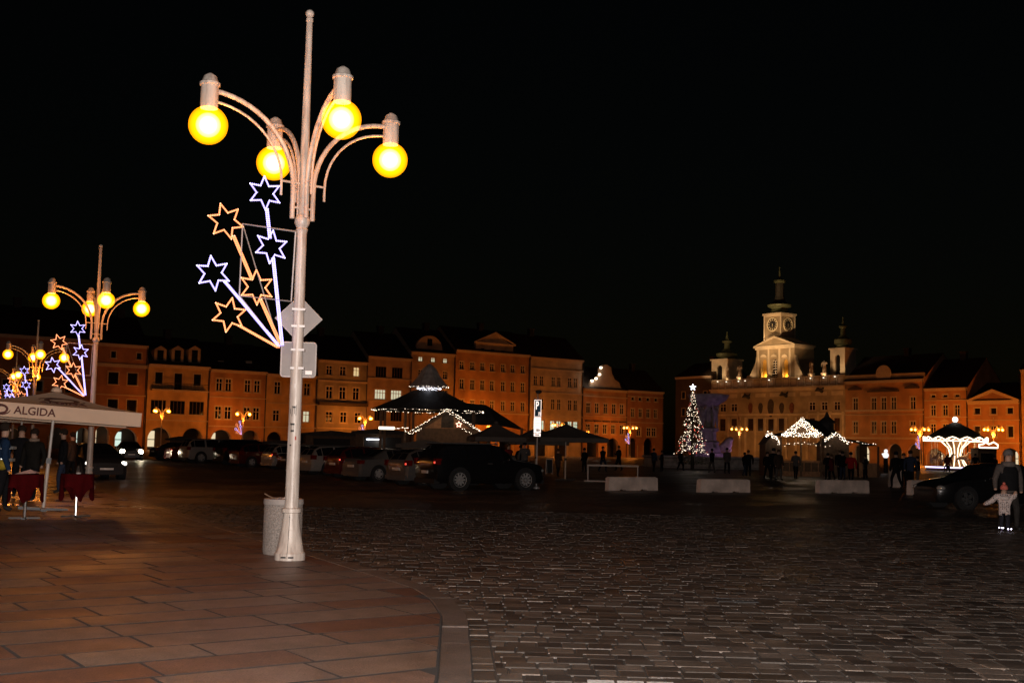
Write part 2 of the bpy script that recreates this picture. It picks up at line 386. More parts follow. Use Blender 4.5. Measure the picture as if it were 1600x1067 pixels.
# kerb stones
def along(line, step, start=0.0):
    out = []; acc = start; 
    L_ = []; tot = 0
    for i in range(len(line) - 1):
        l = (Vector(line[i + 1]) - Vector(line[i])).length; L_.append((tot, l)); tot += l
    def pt(s):
        for i, (a, l) in enumerate(L_):
            if s <= a + l or i == len(L_) - 1:
                k = (s - a) / l; return (line[i][0] + (line[i + 1][0] - line[i][0]) * k, line[i][1] + (line[i + 1][1] - line[i][1]) * k)
    return pt, tot
po, tot = along(KERB, 1)
s = 0.4
kn = 0
while s < 40:
    ln = 2.1 if s < 3 else rnd.uniform(.85, 1.15)
    s1 = s + ln - .012; ks = [s + (s1 - s) * k / 3 for k in range(4)]
    outer = [po(k) for k in ks]; inner = offset_line(outer, KW - .012)
    me = MB().slab(outer + inner[::-1], -.04, PZ + rnd.uniform(-.003, .003), .010).mesh('kerb_stone', M_kerb); set_tint(me, rnd.uniform(.2, .9)); put(me, 'kerb_stone', pav)
    s += ln
outer = [po(40 + (tot - 40) * k / 60) for k in range(61)]
me = MB().slab(outer + offset_line(outer, KW - .012)[::-1], -.04, PZ, .01).mesh('kerb_far', M_kerb); set_tint(me, .5); put(me, 'kerb_far', pav)

# setts of the carriageway: a row beside the kerb, then courses across the view
KOUT = offset_line(KERB, -.012); KO2 = offset_line(KERB, -.19)
stones = []
po2, tot2 = along(offset_line(KERB, -.015), 1)
s = 1.5
while s < 30:
    ln = rnd.uniform(.15, .24); o_ = [po2(s + .007), po2(s + ln - .007)]; i_ = offset_line(o_, -.16)
    stones.append((o_[0][1], [i_[0], i_[1], o_[1], o_[0]][::-1], rnd.random(), rnd.uniform(-.006, .004))); s += ln
cr, sr = math.cos(R(-1.5)), math.sin(R(-1.5))
rev = [(x, y) for x, y in KO2][::-1]
y = 5.2; row = 0
def right_of_kerb(q):
    # convex pavement region: a stone is kept where it lies outside it
    best = None
    for i in range(len(KO2) - 1):
        p = clip(q, KO2[i + 1], KO2[i])
        if len(p) >= 3 and (best is None or area(p) > area(best)): best = p
    return best
while y < 30.2:
    rh = rnd.uniform(.20, .27); x = -12 + rnd.random() * .3
    while x < 22:
        ln = rnd.uniform(.15, .29)
        if -.30 * y - 2 < x < .62 * y + 2.5:
            gp = rnd.uniform(.006, .013); wob = math.sin(x * .8 + row * .37) * .012
            q = [(x + gp, y + gp), (x + ln - gp, y + gp), (x + ln - gp, y + rh - gp), (x + gp, y + rh - gp)]
            q = [(px * cr - (py + wob) * sr + rnd.uniform(-.006, .006), px * sr + (py + wob) * cr + rnd.uniform(-.005, .005)) for px, py in q]
            k = right_of_kerb(q)
            if k and area(k) > .006: stones.append((q[0][1], k, rnd.random() ** 1.3, rnd.uniform(-.004, .005)))
        x += ln
    y += rh; row += 1
def seen(q):
    p = Vector((q[0][0], q[0][1], 0)) - CAM; dz = p.dot(CW); u_ = p.dot(CR) / dz * F + 800; v_ = 533.5 - p.dot(CU) / dz * F
    return -60 < u_ < 1660 and v_ < 1100
stones.sort(key=lambda a: (not seen(a[1]), a[0]))
sett_bed = MB().add([(-12, 5, -.007), (24, 5, -.007), (24, 30, -.007), (-12, 30, -.007)], [(0, 1, 2, 3)]).build('carriageway', mat('sett_bed', (.038, .031, .025), .7, bump=.5, bscale=90)); tag(sett_bed, kind='structure')
rest = MB(); rest_t = []
def dark_sides(me, who):  # most sides and chamfers darkened by colour so the flash doesn't light them
    me.materials.append(MATS['sett_bed'])
    for k_, p in enumerate(me.polygons):
        a_ = (who[0] * 7919) % 100 if who else (k_ // 9 * 7919) % 100
        p.material_index = 1 if p.normal.z < .85 and a_ > 22 else 0
def stone(mb, q, dz):
    mb.slab(q, -.035, .004 + dz, .0045)
for i, (d_, q, tint, dz) in enumerate(stones):
    if i < 298:
        mb = MB(); stone(mb, q, dz); me = mb.mesh('sett', M_sett); dark_sides(me, [i]); set_tint(me, tint); put(me, 'sett', sett_bed)
    else:
        n0 = len(rest.f); stone(rest, q, dz); rest_t += [tint] * (len(rest.f) - n0)
me = rest.mesh('sett_rest', M_sett); dark_sides(me, None)
set_tint(me, rest_t); tag(put(me, 'sett_rest', sett_bed), kind='stuff')
# painted bar across a few setts at the very bottom of the view, and a slotted drain
M_paint = mat('road_paint', (.62, .6, .58), .6, var=.25, scale=25, bump=.4)
p0 = ground(955, 1066); 
mk = empty('road_marking', (p0.x, p0.y, .012), R(-1.5), 'worn white painted bar on the setts at the picture bottom', 'road marking')
for k in range(3):
    MB().slab([(-.17 + k * .21, -.45), (.02 + k * .21, -.45), (.02 + k * .21, .018 - k * .006), (-.17 + k * .21, .02 - k * .006)], -.03, .003, .004).build('painted_sett', M_paint, mk)
p0 = ground(1150, 938)
dr = empty('drain_grate', (p0.x, p0.y, .001), R(-1.5), 'small dark slotted drain set into the cobbles', 'drain')
MB().box(-.22, .22, -.16, -.14, -.03, .01).box(-.22, .22, .14, .16, -.03, .01).box(-.22, -.2, -.14, .14, -.03, .01).box(.2, .22, -.14, .14, -.03, .01).build('rim', M_black, dr)
for k in range(7): MB().box(-.18 + k * .054, -.15 + k * .054, -.139, .139, -.03, .004).build('bar', M_black, dr)
# ------------------------------------------------------------------ houses round the square
M_roof = mat('roof_tiles', (.035, .022, .017), .8, var=.3, bump=.4, bscale=12)
M_glass = mat('window_glass', (.012, .012, .014), .07, var=.3, spec=.6)
M_wframe = mat('window_frame', (.72, .66, .58), .6)
M_wdark = mat('window_frame_dark', (.07, .05, .04), .6)
M_trim = mat('stucco_trim', (.58, .48, .38), .8, bump=.2, bscale=20)
M_lit = glow('lit_window', (1.0, .72, .34), .75)
M_litc = glow('lit_window_cool', (1.0, .93, .62), .62)
M_litg = glow('lit_window_pale', (.86, 1.0, .72), .7)
M_shop = glow('shop_light', (.80, 1.0, .86), .85)
M_shopw = glow('shop_light_warm', (1.0, .80, .5), .85)
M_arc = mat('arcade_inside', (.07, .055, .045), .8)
CROPS = {'A': (150, 500, 4.444), 'B': (400, 500, 4.104), 'C': (560, 500, 3.81), 'D': (800, 540, 4.446), 'E': (1080, 400, 3.811),
         'F': (1120, 570, 5.082), 'G': (1340, 560, 3.557), 'Z': (0, 360, 4.104), 'P': (0, 0, 1.0)}
def pxc(c, x, y):
    a = CROPS[c]; return a[0] + x / a[2], a[1] + y / a[2]

def wall_holes(mb, x0, x1, z0, z1, holes, y0=0.0, dep=.28, arches=()):
    xs = sorted({x0, x1, *[h[0] for h in holes], *[h[1] for h in holes]}); zs = sorted({z0, z1, *[h[2] for h in holes], *[h[3] for h in holes]})
    xs = [x for x in xs if x0 - 1e-6 <= x <= x1 + 1e-6]; zs = [z for z in zs if z0 - 1e-6 <= z <= z1 + 1e-6]
    for i in range(len(xs) - 1):
        for j in range(len(zs) - 1):
            cx, cz = (xs[i] + xs[i + 1]) / 2, (zs[j] + zs[j + 1]) / 2
            if any(h[0] < cx < h[1] and h[2] < cz < h[3] for h in holes): continue
            mb.add([(xs[i], y0, zs[j]), (xs[i + 1], y0, zs[j]), (xs[i + 1], y0, zs[j + 1]), (xs[i], y0, zs[j + 1])], [(0, 1, 2, 3)])
    for h in holes:
        a, b, c, d = h[:4]; dp = h[4] if len(h) > 4 else dep
        mb.add([(a, y0, c), (a, y0, d), (a, y0 + dp, d), (a, y0 + dp, c), (b, y0, c), (b, y0, d), (b, y0 + dp, d), (b, y0 + dp, c)],
               [(0, 3, 2, 1), (4, 5, 6, 7), (1, 2, 6, 5), (0, 4, 7, 3)])
        if len(h) > 5:                       # an arch: fill the spandrels
            rise = h[5]; cx = (a + b) / 2; hw = (b - a) / 2; N = 12; pr = None
            for k in range(N + 1):
                t_ = PI - PI * k / N; p = (cx + hw * math.cos(t_), d - rise + rise * math.sin(t_))
                if pr: mb.add([(pr[0], y0, pr[1]), (p[0], y0, p[1]), (p[0], y0, d), (pr[0], y0, d), (pr[0], y0 + dp, pr[1]), (p[0], y0 + dp, p[1])], [(0, 1, 2, 3), (0, 4, 5, 1)])
                pr = p

WCACHE = {}
def window(house, x, z, w, h, kind, y0=0.0):
    """window frame (> pane, surround, sill) set into an opening centred on x,z"""
    w = round(w, 2); h = round(h, 2); key = (w, h, kind)
    if key not in WCACHE:
        fr = MB(); t_ = .09; yb = .07
        a, b, c, d = -w / 2, w / 2, -h / 2, h / 2
        fr.box(a, a + t_, yb, yb + .08, c, d).box(b - t_, b, yb, yb + .08, c, d).box(a + t_, b - t_, yb, yb + .08, d - t_, d).box(a + t_, b - t_, yb, yb + .08, c, c + t_)
        nv = 1 if 'wide' not in kind else 3
        if 'plain' not in kind:
            for k in range(nv):
                xm = a + w * (k + 1) / (nv + 1); fr.box(xm - .05, xm + .05, yb - .005, yb + .075, c + t_, d - t_)
            if 'wide' not in kind or 'lit' in kind: fr.box(a + t_, b - t_, yb - .008, yb + .07, c + h * .66 - .045, c + h * .66 + .045)
        pane = MB().box(a + t_ * .5, b - t_ * .5, yb + .05, yb + .06, c + t_ * .5, d - t_ * .5)
        sr_ = MB(); k = .13; o = -.05
        if 'bare' not in kind:
            sr_.box(a - k, a - .002, o, .02, c - .02, d + k).box(b + .002, b + k, o, .02, c - .02, d + k).box(a - .002, b + .002, o, .02, d + .002, d + k)
        si = MB().box(a - k - .06, b + k + .06, -.14, .16, c - .14, c - .022)
        if 'hood' in kind: si.prism([(a - .3, d + .3), (b + .3, d + .3), (b + .3, d + .4), (0, d + .75), (a - .3, d + .4)], -.22, .01)
        gm = {'lit': M_lit, 'litc': M_litc, 'litg': M_litg}.get(kind.split('_')[0], M_glass)
        WCACHE[key] = (fr.mesh('window', M_wdark if 'dark' in kind else M_wframe), pane.mesh('pane', gm), sr_.mesh('surround', M_trim) if sr_.f else None, si.mesh('sill', M_trim))
    f_, p_, s_, si_ = WCACHE[key]
    o = put(f_, 'window', house, (x, y0, z)); put(p_, 'pane', o)
    if s_: put(s_, 'surround', o)
    put(si_, 'sill', o)
    return o

def stucco(name, col):
    return mat('stucco_' + name, col, .85, var=.32, scale=.4, bump=.25, bscale=14)
HOUSES = {}
def house(name, label, side, crop, xl, xr, eave, rows, col, arches=(), strings=(), deep=11, ridge=4.5, dark_trim=False, arc_depth=3.6, shop=(), cornice=.35):
    """rows: (kind, y_first, y_last, h_px, [(xc, w_px) ...]) in crop pixels; arches: (xc, w, ytop, lit)"""
    K = CROPS[crop][2]
    sL = sz(side, *pxc(crop, xl, eave[0])); sR = sz(side, *pxc(crop, xr, eave[1]))
    W = sR[0] - sL[0]; H = (sL[1] + sR[1]) / 2
    root = empty(name, spt(side, sL[0]), syaw(side), label, 'building', 'houses round the square')
    holes = []; wins = []
    for kind, ya, yb, hp, xs in rows:
        zs = []; ws = []; xx = []
        for i, (xc, wp) in enumerate(xs):
            yy = ya + (yb - ya) * (i / (len(xs) - 1) if len(xs) > 1 else 0)
            a = sz(side, *pxc(crop, xc - wp / 2, yy)); b = sz(side, *pxc(crop, xc + wp / 2, yy)); t0 = sz(side, *pxc(crop, xc, yy - hp / 2)); t1 = sz(side, *pxc(crop, xc, yy + hp / 2))
            zs.append((t0[1] + t1[1]) / 2); ws.append(b[0] - a[0]); xx.append((a[0] + b[0]) / 2 - sL[0]); hh = t0[1] - t1[1]
        zm = sum(zs) / len(zs); wm = sum(ws) / len(ws)
        kinds = kind if isinstance(kind, list) else [kind] * len(xs)
        for x, kd in zip(xx, kinds):
            x0 = max(.16, x - wm / 2); x1 = min(W - .16, x + wm / 2)
            if x1 - x0 < .3: continue
            holes.append((x0, x1, max(.4, zm - hh / 2), min(H - .3, zm + hh / 2))); wins.append(((x0 + x1) / 2, zm, x1 - x0, hh, kd))
    acs = []
    for (xc, wp, yt, lit) in arches:
        a = sz(side, *pxc(crop, xc - wp / 2, yt)); b = sz(side, *pxc(crop, xc + wp / 2, yt))
        x0, x1 = a[0] - sL[0], b[0] - sL[0]; zt = min(4.2, (a[1] + b[1]) / 2); x0 = max(.35, x0); x1 = min(W - .35, x1)
        holes.append((x0, x1, -.04, zt, .6, min((x1 - x0) / 2, 1.9))); acs.append((x0, x1, zt, lit))
    mb = MB(); wall_holes(mb, 0, W, -.04, H, holes)
    # side and back walls
    mb.add([(0, 0, -.04), (0, deep, -.04), (0, deep, H), (0, 0, H)], [(0, 1, 2, 3)]).add([(W, 0, -.04), (W, deep, -.04), (W, deep, H), (W, 0, H)], [(0, 3, 2, 1)])
    mb.add([(0, deep, -.04), (W, deep, -.04), (W, deep, H), (0, deep, H)], [(0, 3, 2, 1)])
    mb.add([(0, deep / 2, H + ridge), (0, 0, H), (0, deep, H), (W, deep / 2, H + ridge), (W, 0, H), (W, deep, H)], [(0, 1, 2), (3, 5, 4)])
    mb.build('wall', stucco(name + '_' + str(len(HOUSES)), col), root)
    rf = MB().add([(-.02, -.45, H + .02), (W + .02, -.45, H + .02), (W + .02, deep / 2, H + ridge + .1), (-.02, deep / 2, H + ridge + .1), (-.02, deep + .3, H + .02), (W + .02, deep + .3, H + .02)],
                  [(0, 1, 2, 3), (3, 2, 5, 4)]).build('roof', M_roof, root)
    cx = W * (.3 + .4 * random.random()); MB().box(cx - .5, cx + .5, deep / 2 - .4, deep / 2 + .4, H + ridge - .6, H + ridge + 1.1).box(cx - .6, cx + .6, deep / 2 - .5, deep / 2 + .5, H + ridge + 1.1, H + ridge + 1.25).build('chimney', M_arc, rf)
    co = MB()
    if cornice: co.prism([(0, 0)], 0, 0) if 0 else co.box(.003, W - .003, -cornice, -.003, H - .22, H).box(.003, W - .003, -cornice * .6, -.003, H - .45, H - .222)
    if co.f: co.build('cornice', M_trim, root)
    for (ya, yb, th) in strings:
        z_ = (sz(side, *pxc(crop, xl, ya))[1] + sz(side, *pxc(crop, xr, yb))[1]) / 2
        MB().box(.004, W - .004, -.16, -.003, z_ - th / 2, z_ + th / 2).build('string_course', M_wdark if dark_trim else M_trim, root)
    for w_ in wins: window(root, *w_)
    if acs:
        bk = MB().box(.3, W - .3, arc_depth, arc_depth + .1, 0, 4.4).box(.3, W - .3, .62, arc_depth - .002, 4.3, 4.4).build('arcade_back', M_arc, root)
        for (x0, x1, zt, lit) in acs:
            if not lit and random.random() < .45: lamp('arcade_fill_light', ((x0 + x1) / 2, 2.2, zt - .5), 14, (1, .55, .22), root, .1)  # added warm glow at random arches, no lamp there
            if lit:
                mm = {'c': M_shop, 'w': M_shopw}[lit]
                o = MB().box(x0 + .3, x0 + (x1 - x0) * .66, arc_depth - .06, arc_depth - .01, .5, zt - .5).build('shop_window', mm, root)
                MB().box(x0 + .3 + (x1 - x0) * .16, x0 + .3 + (x1 - x0) * .18, arc_depth - .1, arc_depth - .065, .5, zt - .5).box(x0 + .3, x0 + (x1 - x0) * .66, arc_depth - .1, arc_depth - .065, zt * .45, zt * .45 + .12).build('mullion', M_dark, o)
                lamp('shop_lamp', ((x0 + x1) / 2, 1.9, zt - .6), 16, (1, .95, .75) if lit == 'c' else WARM, root, .15)
            MB().box(x0 - .16, x0 - .003, -.07, .02, 0, zt * .62).build('pilaster', M_trim, root); MB().box(x1 + .003, x1 + .16, -.07, .02, 0, zt * .62).build('pilaster', M_trim, root)
    MB().tube([(W - .12, -.09, 0), (W - .12, -.09, H - .5), (W - .12, -.3, H - .1)], .075, 6).build('downpipe', M_dark, root)
    HOUSES[name + str(len(HOUSES))] = root
    return root, W, H, sL[0]

def dormers(root, side, crop, xs, y0, y1, wp, s0, H):
    for xc in xs:
        a = sz(side, *pxc(crop, xc, y0)); b = sz(side, *pxc(crop, xc, y1)); x = a[0] - s0; zt = a[1]; zb = H + .15; w = wp / 2 / CROPS[crop][2] * .105
        d = MB().prism([(x - w, zb), (x + w, zb), (x + w, zt - w * .55), (x, zt), (x - w, zt - w * .55)], .25, 3.4).build('dormer', MATS['stucco_trimlight'], root)
        MB().box(x - w * .5, x + w * .5, .21, .245, zb + .45, zt - w * .75).build('pane', M_glass, d)
        MB().add([(x - w - .15, .1, zt - w * .7), (x, .1, zt + .12), (x, 3.4, zt + .12), (x - w - .15, 3.4, zt - w * .7), (x + w + .15, .1, zt - w * .7), (x + w + .15, 3.4, zt - w * .7)], [(0, 1, 2, 3), (1, 4, 5, 2)]).build('dormer_roof', M_roof, d)
stucco('trimlight', (.45, .36, .28))

cO = (.50, .27, .13); cR = (.42, .20, .10); cY = (.60, .40, .19); cP = (.48, .34, .24); cG = (.38, .33, .25); cC = (.55, .45, .33)
# left row, from the picture's left edge to the corner
house('town_house', 'dark house at the left edge behind the street lamps and parasol', 'L', 'P', -70, 152, (512, 536), [
    ('plain', 600, 604, 17, [(-40, 14), (10, 14), (60, 14), (108, 14)]), ('plain', 628, 632, 20, [(-40, 14), (10, 14), (60, 14), (108, 14)])], cR, arches=[(20, 26, 668, 'w'), (90, 24, 668, None), (130, 20, 668, 'c')], strings=[(585, 592, .2)])
r1, W1, H1, s1 = house('town_house', 'red-brown house with attic storey beside the white parasol corner', 'L', 'A', 10, 362, (155, 182), [
    ('dark_plain', 228, 262, 45, [(122, 26), (298, 40)]), ('dark_plain', 402, 411, 84, [(120, 70), (253, 70)]), ('dark_plain', 594, 598, 90, [(115, 70), (247, 70)])],
    cR, arches=[(45, 90, 735, 'w'), (210, 150, 752, 'c')], strings=[(300, 335, .5), (515, 528, .15)])
r2, W2, H2, s2 = house('town_house', 'ochre house with three dormers, long balcony and broad windows', 'L', 'A', 366, 793, (300, 330), [
    ('dark_plain', 400, 418, 80, [(437, 54), (703, 50)]), ('dark_plain', 432, 432, 125, [(570, 54)]), ('dark_wide_bare', 600, 613, 92, [(433, 104), (565, 104), (698, 104)])],
    cY, arches=[(440, 165, 745, 'w'), (672, 140, 750, None)], strings=[(680, 715, .18)])
dormers(r2, 'L', 'A', (455, 575, 693), 178, 290, 78, s2, H2)
zb = sz('L', *pxc('A', 570, 490))[1]
x0b = sz('L', *pxc('A', 375, 480))[0] - s2; x1b = sz('L', *pxc('A', 768, 500))[0] - s2
bal = MB().box(x0b, x1b, -1.0, -.003, zb - .12, zb + .08).build('balcony', M_trim, r2)
rl = MB(); rl.box(x0b, x1b, -.98, -.94, zb + 1.0, zb + 1.06)
k = x0b
while k < x1b: rl.box(k, k + .03, -.975, -.945, zb + .08, zb + 1.0); k += .22
rl.build('railing', M_dark, bal)
r3, W3, H3, s3 = house('town_house', 'orange house with two pairs of white cross windows per floor', 'L', 'A', 796, 1188, (340, 362), [
    ('cross', 448, 462, 86, [(856, 42), (920, 45), (1053, 42), (1119, 42)]), ('cross', 641, 652, 88, [(848, 46), (915, 48), (1047, 45), (1112, 45)])],
    cO, arches=[(872, 140, 760, 'w'), (1075, 130, 765, None)], strings=[(530, 550, .15), (730, 750, .18)])
for xc in (890, 1085):
    a = sz('L', *pxc('A', xc, 295)); MB().box(a[0] - s3 - .5, a[0] - s3 + .5, 1.2, 2.2, a[1] - 1.2, a[1] + .3).build('roof_window', M_wframe, r3)
house('town_house', 'yellow-orange house with single windows behind the tall lamp post', 'L', 'B', 72, 394, (342, 362), [
    ('cross', 432, 447, 80, [(138, 40), (327, 40)]), (['cross', 'litc_cross'], 610, 622, 72, [(129, 42), (321, 42)])], cY, arches=[(60 + 60, 100, 715, None), (300, 120, 722, None)], strings=[(528, 545, .15), (680, 698, .2)])
r5, W5, H5, s5 = house('town_house', 'grey three-storey house with a bright orange front below a dark ledge', 'L', 'B', 402, 717, (250, 276), [
    (['cross', 'cross', 'lit_cross'], 320, 334, 60, [(470, 40), (557, 40), (644, 36)]), ('cross', 460, 477, 80, [(470, 40), (555, 44), (641, 43)]), ('cross', 620, 628, 70, [(468, 43), (561, 43), (653, 43)])],
    cG, arches=[(500, 90, 720, None), (630, 90, 722, None)], strings=[(385, 405, .3), (690, 700, .2)])
z5 = (sz('L', *pxc('B', 402, 530))[1] + sz('L', *pxc('B', 717, 552))[1]) / 2
MB().box(.1, W5 - .1, -.8, -.003, z5 - .25, z5 + .25).build('ledge', M_wdark, r5)
house('town_house', 'pale house with wide dark windows above two lit office windows', 'L', 'B', 722, 1000, (236, 244), [
    ('dark_wide_bare', 332, 340, 70, [(802, 70), (906, 68)]), ('litc_wide', 476, 481, 63, [(796, 70), (899, 68)]), ('dark_wide_bare', 612, 616, 66, [(796, 76), (899, 70)])], cP, arches=[(800, 100, 710, None), (920, 90, 712, None)], strings=[(370, 386, .15), (515, 528, .15)])
r7, W7, H7, s7 = house('town_house', 'house with rounded attic gable and three small lit square windows', 'L', 'C', 316, 578, (188, 204), [
    ('litc_bare', 230, 245, 28, [(370, 26), (445, 25), (517, 25)]), ('cross', 318, 328, 48, [(370, 27), (440, 27), (516, 28)]), ('cross', 432, 440, 50, [(362, 27), (440, 27), (516, 27)]), ('cross', 540, 545, 50, [(362, 27), (440, 27), (516, 27)])], cP, arches=[(380, 70, 640, None), (500, 70, 642, None)])
a = sz('L', *pxc('C', 335, 180)); b = sz('L', *pxc('C', 522, 188)); tp = sz('L', *pxc('C', 430, 92)); xm = (a[0] + b[0]) / 2 - s7; hw = (b[0] - a[0]) / 2
prof = [(xm - hw, H7)] + [(xm + hw * .82 * math.cos(PI - PI * k / 12), H7 + (tp[1] - H7) * (.25 + .75 * math.sin(PI * k / 12))) for k in range(13)] + [(xm + hw, H7)]
gb = MB().prism(prof, .3, .8).build('gable', MATS['stucco_trimlight'], r7)
MB().box(xm - .5, xm + .5, .27, .295, H7 + 1.2, H7 + 2.4).build('pane', M_glass, gb)
X8 = [615, 678, 738, 796, 861, 918, 978]
r8, W8, H8, s8 = house('town_house', 'large seven-bay orange palace front with a central triangular pediment', 'L', 'C', 582, 1020, (172, 212), [
    ('cross', 265, 300, 46, [(x, 25) for x in X8]), ('cross', 378, 405, 58, [(x, 25) for x in X8]), ('cross', 492, 526, 56, [(x, 25) for x in X8])], cO,
    arches=[(640, 80, 640, None), (760, 80, 645, None), (880, 80, 650, None)], strings=[(545, 562, .25)])
a = sz('L', *pxc('C', 700, 175)); b = sz('L', *pxc('C', 922, 195)); tp = sz('L', *pxc('C', 800, 80)); sh = sz('L', *pxc('C', 690, 132))
xa, xb = a[0] - s8, b[0] - s8; xm = (xa + xb) / 2; zs_ = (sh[1] + sz('L', *pxc('C', 922, 158))[1]) / 2
gb = MB().prism([(xa, H8 + .02), (xb, H8 + .02), (xb, zs_), (xm, tp[1]), (xa, zs_)], .05, .7).build('gable', MATS['stucco_trimlight'], r8)
MB().prism([(xa - .4, zs_), (xb + .4, zs_), (xb + .4, zs_ + .25), (xa - .4, zs_ + .25)], -.25, .045).prism([(xa - .4, zs_ + .253), (xa - .1, zs_ + .253), (xm, tp[1] - .1), (xb + .1, zs_ + .253), (xb + .4, zs_ + .253), (xm, tp[1] + .3)], -.25, .045).build('pediment_moulding', M_trim, gb)
for xc, yc in ((740, 195), (798, 200), (860, 208)):
    q = sz('L', *pxc('C', xc, yc)); MB().box(q[0] - s8 - .35, q[0] - s8 + .35, .02, .048, q[1] - .8, q[1] + .8).build('pane', M_glass, gb)
r9, W9, H9, s9 = house('town_house', 'tall pale front with paired windows, wavy hoods and pale lit shop windows', 'L', 'D', 132, 494, (68, 110), [
    ('cross', 240, 262, 68, [(164, 28), (207, 28), (288, 26), (328, 26), (402, 26), (442, 26)]), ('cross', 402, 416, 75, [(164, 27), (207, 27), (285, 28), (327, 28), (402, 27), (441, 27)]),
    ('litg_cross', 548, 562, 66, [(164, 30), (207, 30), (280, 32), (323, 32), (401, 29), (440, 30)])], cC, strings=[(325, 335, .2), (485, 497, .2), (150, 185, .15)], arches=[(200, 90, 640, None), (340, 90, 640, None)])
r10, W10, H10, s10 = house('town_house', 'house with curved baroque gable edged by small white lights', 'L', 'D', 497, 800, (292, 316), [
    ('cross', 428, 446, 70, [(530, 28), (590, 28), (650, 28), (708, 28), (763, 28)]), ('cross', 574, 586, 66, [(528, 28), (587, 28), (645, 28), (703, 28), (763, 28)])], cO, strings=[(348, 366, .2), (487, 497, .12)], arches=[(560, 80, 640, None), (700, 80, 642, None)])
gp = [(500, 294), (540, 287), (551, 243), (590, 226), (610, 192), (612, 155), (640, 132), (662, 132), (690, 150), (695, 192), (715, 236), (745, 255), (756, 292), (800, 316)]
pr = []
for x, y in gp:
    q = sz('L', *pxc('D', x, y)); pr.append((q[0] - s10, q[1]))
pr[0] = (pr[0][0], H10 + .02); pr[-1] = (pr[-1][0], H10 + .02)
gb = MB().prism(pr, .02, .6).build('gable', MATS['stucco_trimlight'], r10)
for x, y in ((613, 153), (552, 244), (580, 228), (604, 200)):
    q = sz('L', *pxc('D', x, y)); MB().box(q[0] - s10 - .22, q[0] - s10 + .22, -.3, -.05, q[1] - .18, q[1] + .18).build('floodlight', M_bead, gb)
q = sz('L', *pxc('D', 575, 235)); lamp('gable_flood', (q[0] - s10 - 1.5, -1.2, q[1] - .3), 60, (1, .8, .6), r10, .1)
for xc in (530, 590, 650, 708, 763):
    q = sz('L', *pxc('D', xc, 522 + (xc - 530) * .04)); MB().prism([(q[0] - s10 - .8, q[1] - .1), (q[0] - s10 + .8, q[1] - .1), (q[0] - s10 + .8, q[1] + .1), (q[0] - s10 - .8, q[1] + .1)], -.4, -.06).build('window_hood', M_wdark, r10)
house('town_house', 'low house with four narrow windows next to the dark square corner', 'L', 'D', 802, 1052, (304, 328), [
    ('plain', 368, 378, 26, [(840, 22), (890, 22), (945, 22), (1000, 22)]), ('cross', 464, 476, 60, [(838, 25), (892, 25), (946, 25), (997, 25)]), ('cross', 598, 602, 60, [(880, 28), (950, 30), (985, 30)])], cR, strings=[(350, 362, .12), (530, 540, .15)], arches=[(840, 60, 640, None), (950, 70, 642, None)])
# right row
sC = sz('R', 1115, 640)[0]
house('corner_house', 'unlit dark house in the corner left of the town hall', 'R', 'P', 1056, 1113, (592, 584), [('dark_plain', 618, 616, 11, [(1068, 5), (1085, 5), (1102, 5)]), ('dark_plain', 644, 643, 12, [(1068, 5), (1085, 5), (1102, 5)])], (.10, .075, .06), ridge=3)
# ------------------------------------------------------------------ town hall
def E_(x, y): return sz('R', *pxc('E', x, y))
sT0 = sz('R', 1113, 610)[0]; sT1 = E_(919, 760)[0]
TW = sT1 - sT0
tx = lambda x, y=760: E_(x, y)[0] - sT0
tz = lambda x, y: E_(x, y)[1]
M_hall = stucco('hall', (.36, .29, .20)); M_hallt = stucco('hall_trim', (.66, .57, .44)); M_copper = mat('copper_green', (.16, .19, .11), .5, .3, var=.3, scale=3)
M_lead = mat('dome_dark', (.05, .05, .045), .6)
hall = empty('town_hall', spt('R', sT0), syaw('R'), 'baroque town hall with lit clock tower, two domed turrets and statues on its parapet', 'town hall')
zc = (tz(200, 805) + tz(915, 755)) / 2               # cornice
zp = (tz(200, 752) + tz(915, 702)) / 2               # parapet top
ho = []; hw_ = []
def hrow(kind, xs, ya, yb, wp, hp):
    zz = []; 
    for i, x in enumerate(xs):
        yy = ya + (yb - ya) * (i / max(1, len(xs) - 1)); zz.append(tz(x, yy))
    z_ = sum(zz) / len(zz)
    for x in xs:
        w = tx(x + wp / 2) - tx(x - wp / 2); h = hp / 3.811 * .114
        ho.append((tx(x) - w / 2, tx(x) + w / 2, z_ - h / 2, z_ + h / 2)); hw_.append((tx(x), z_, w, h, kind))
hrow('cross', [190, 256, 720, 793, 868], 910, 884, 36, 50)
hrow('dark_plain', [190, 257, 355, 413, 475, 537, 720, 793, 868], 1022, 985, 34, 78)
mb = MB(); wall_holes(mb, 0, TW, -.04, zp, ho)
mb.add([(0, 0, -.04), (0, 14, -.04), (0, 14, zp), (0, 0, zp)], [(0, 1, 2, 3)]).add([(TW, 0, -.04), (TW, 14, -.04), (TW, 14, zp), (TW, 0, zp)], [(0, 3, 2, 1)]).add([(0, 14, -.04), (TW, 14, -.04), (TW, 14, zp), (0, 14, zp)], [(0, 3, 2, 1)])
mb.add([(0, .4, zp - 1.3), (TW, .4, zp - 1.3), (TW, 14, zp - 1.3), (0, 14, zp - 1.3)], [(0, 1, 2, 3)])
mb.add([(0, .4, zp - 1.3), (TW, .4, zp - 1.3), (TW, .4, zp), (0, .4, zp)], [(0, 3, 2, 1)]).add([(0, 0, zp), (TW, 0, zp), (TW, .4, zp), (0, .4, zp)], [(0, 1, 2, 3)])
mb.build('wall', stucco('hall_front', (.46, .37, .25)), hall)
for w_ in hw_: window(hall, *w_)
MB().box(-.2, TW + .004, -.75, -.003, zc - .28, zc).box(-.1, TW + .003, -.4, -.003, zc - .7, zc - .283).build('cornice', M_hallt, hall)
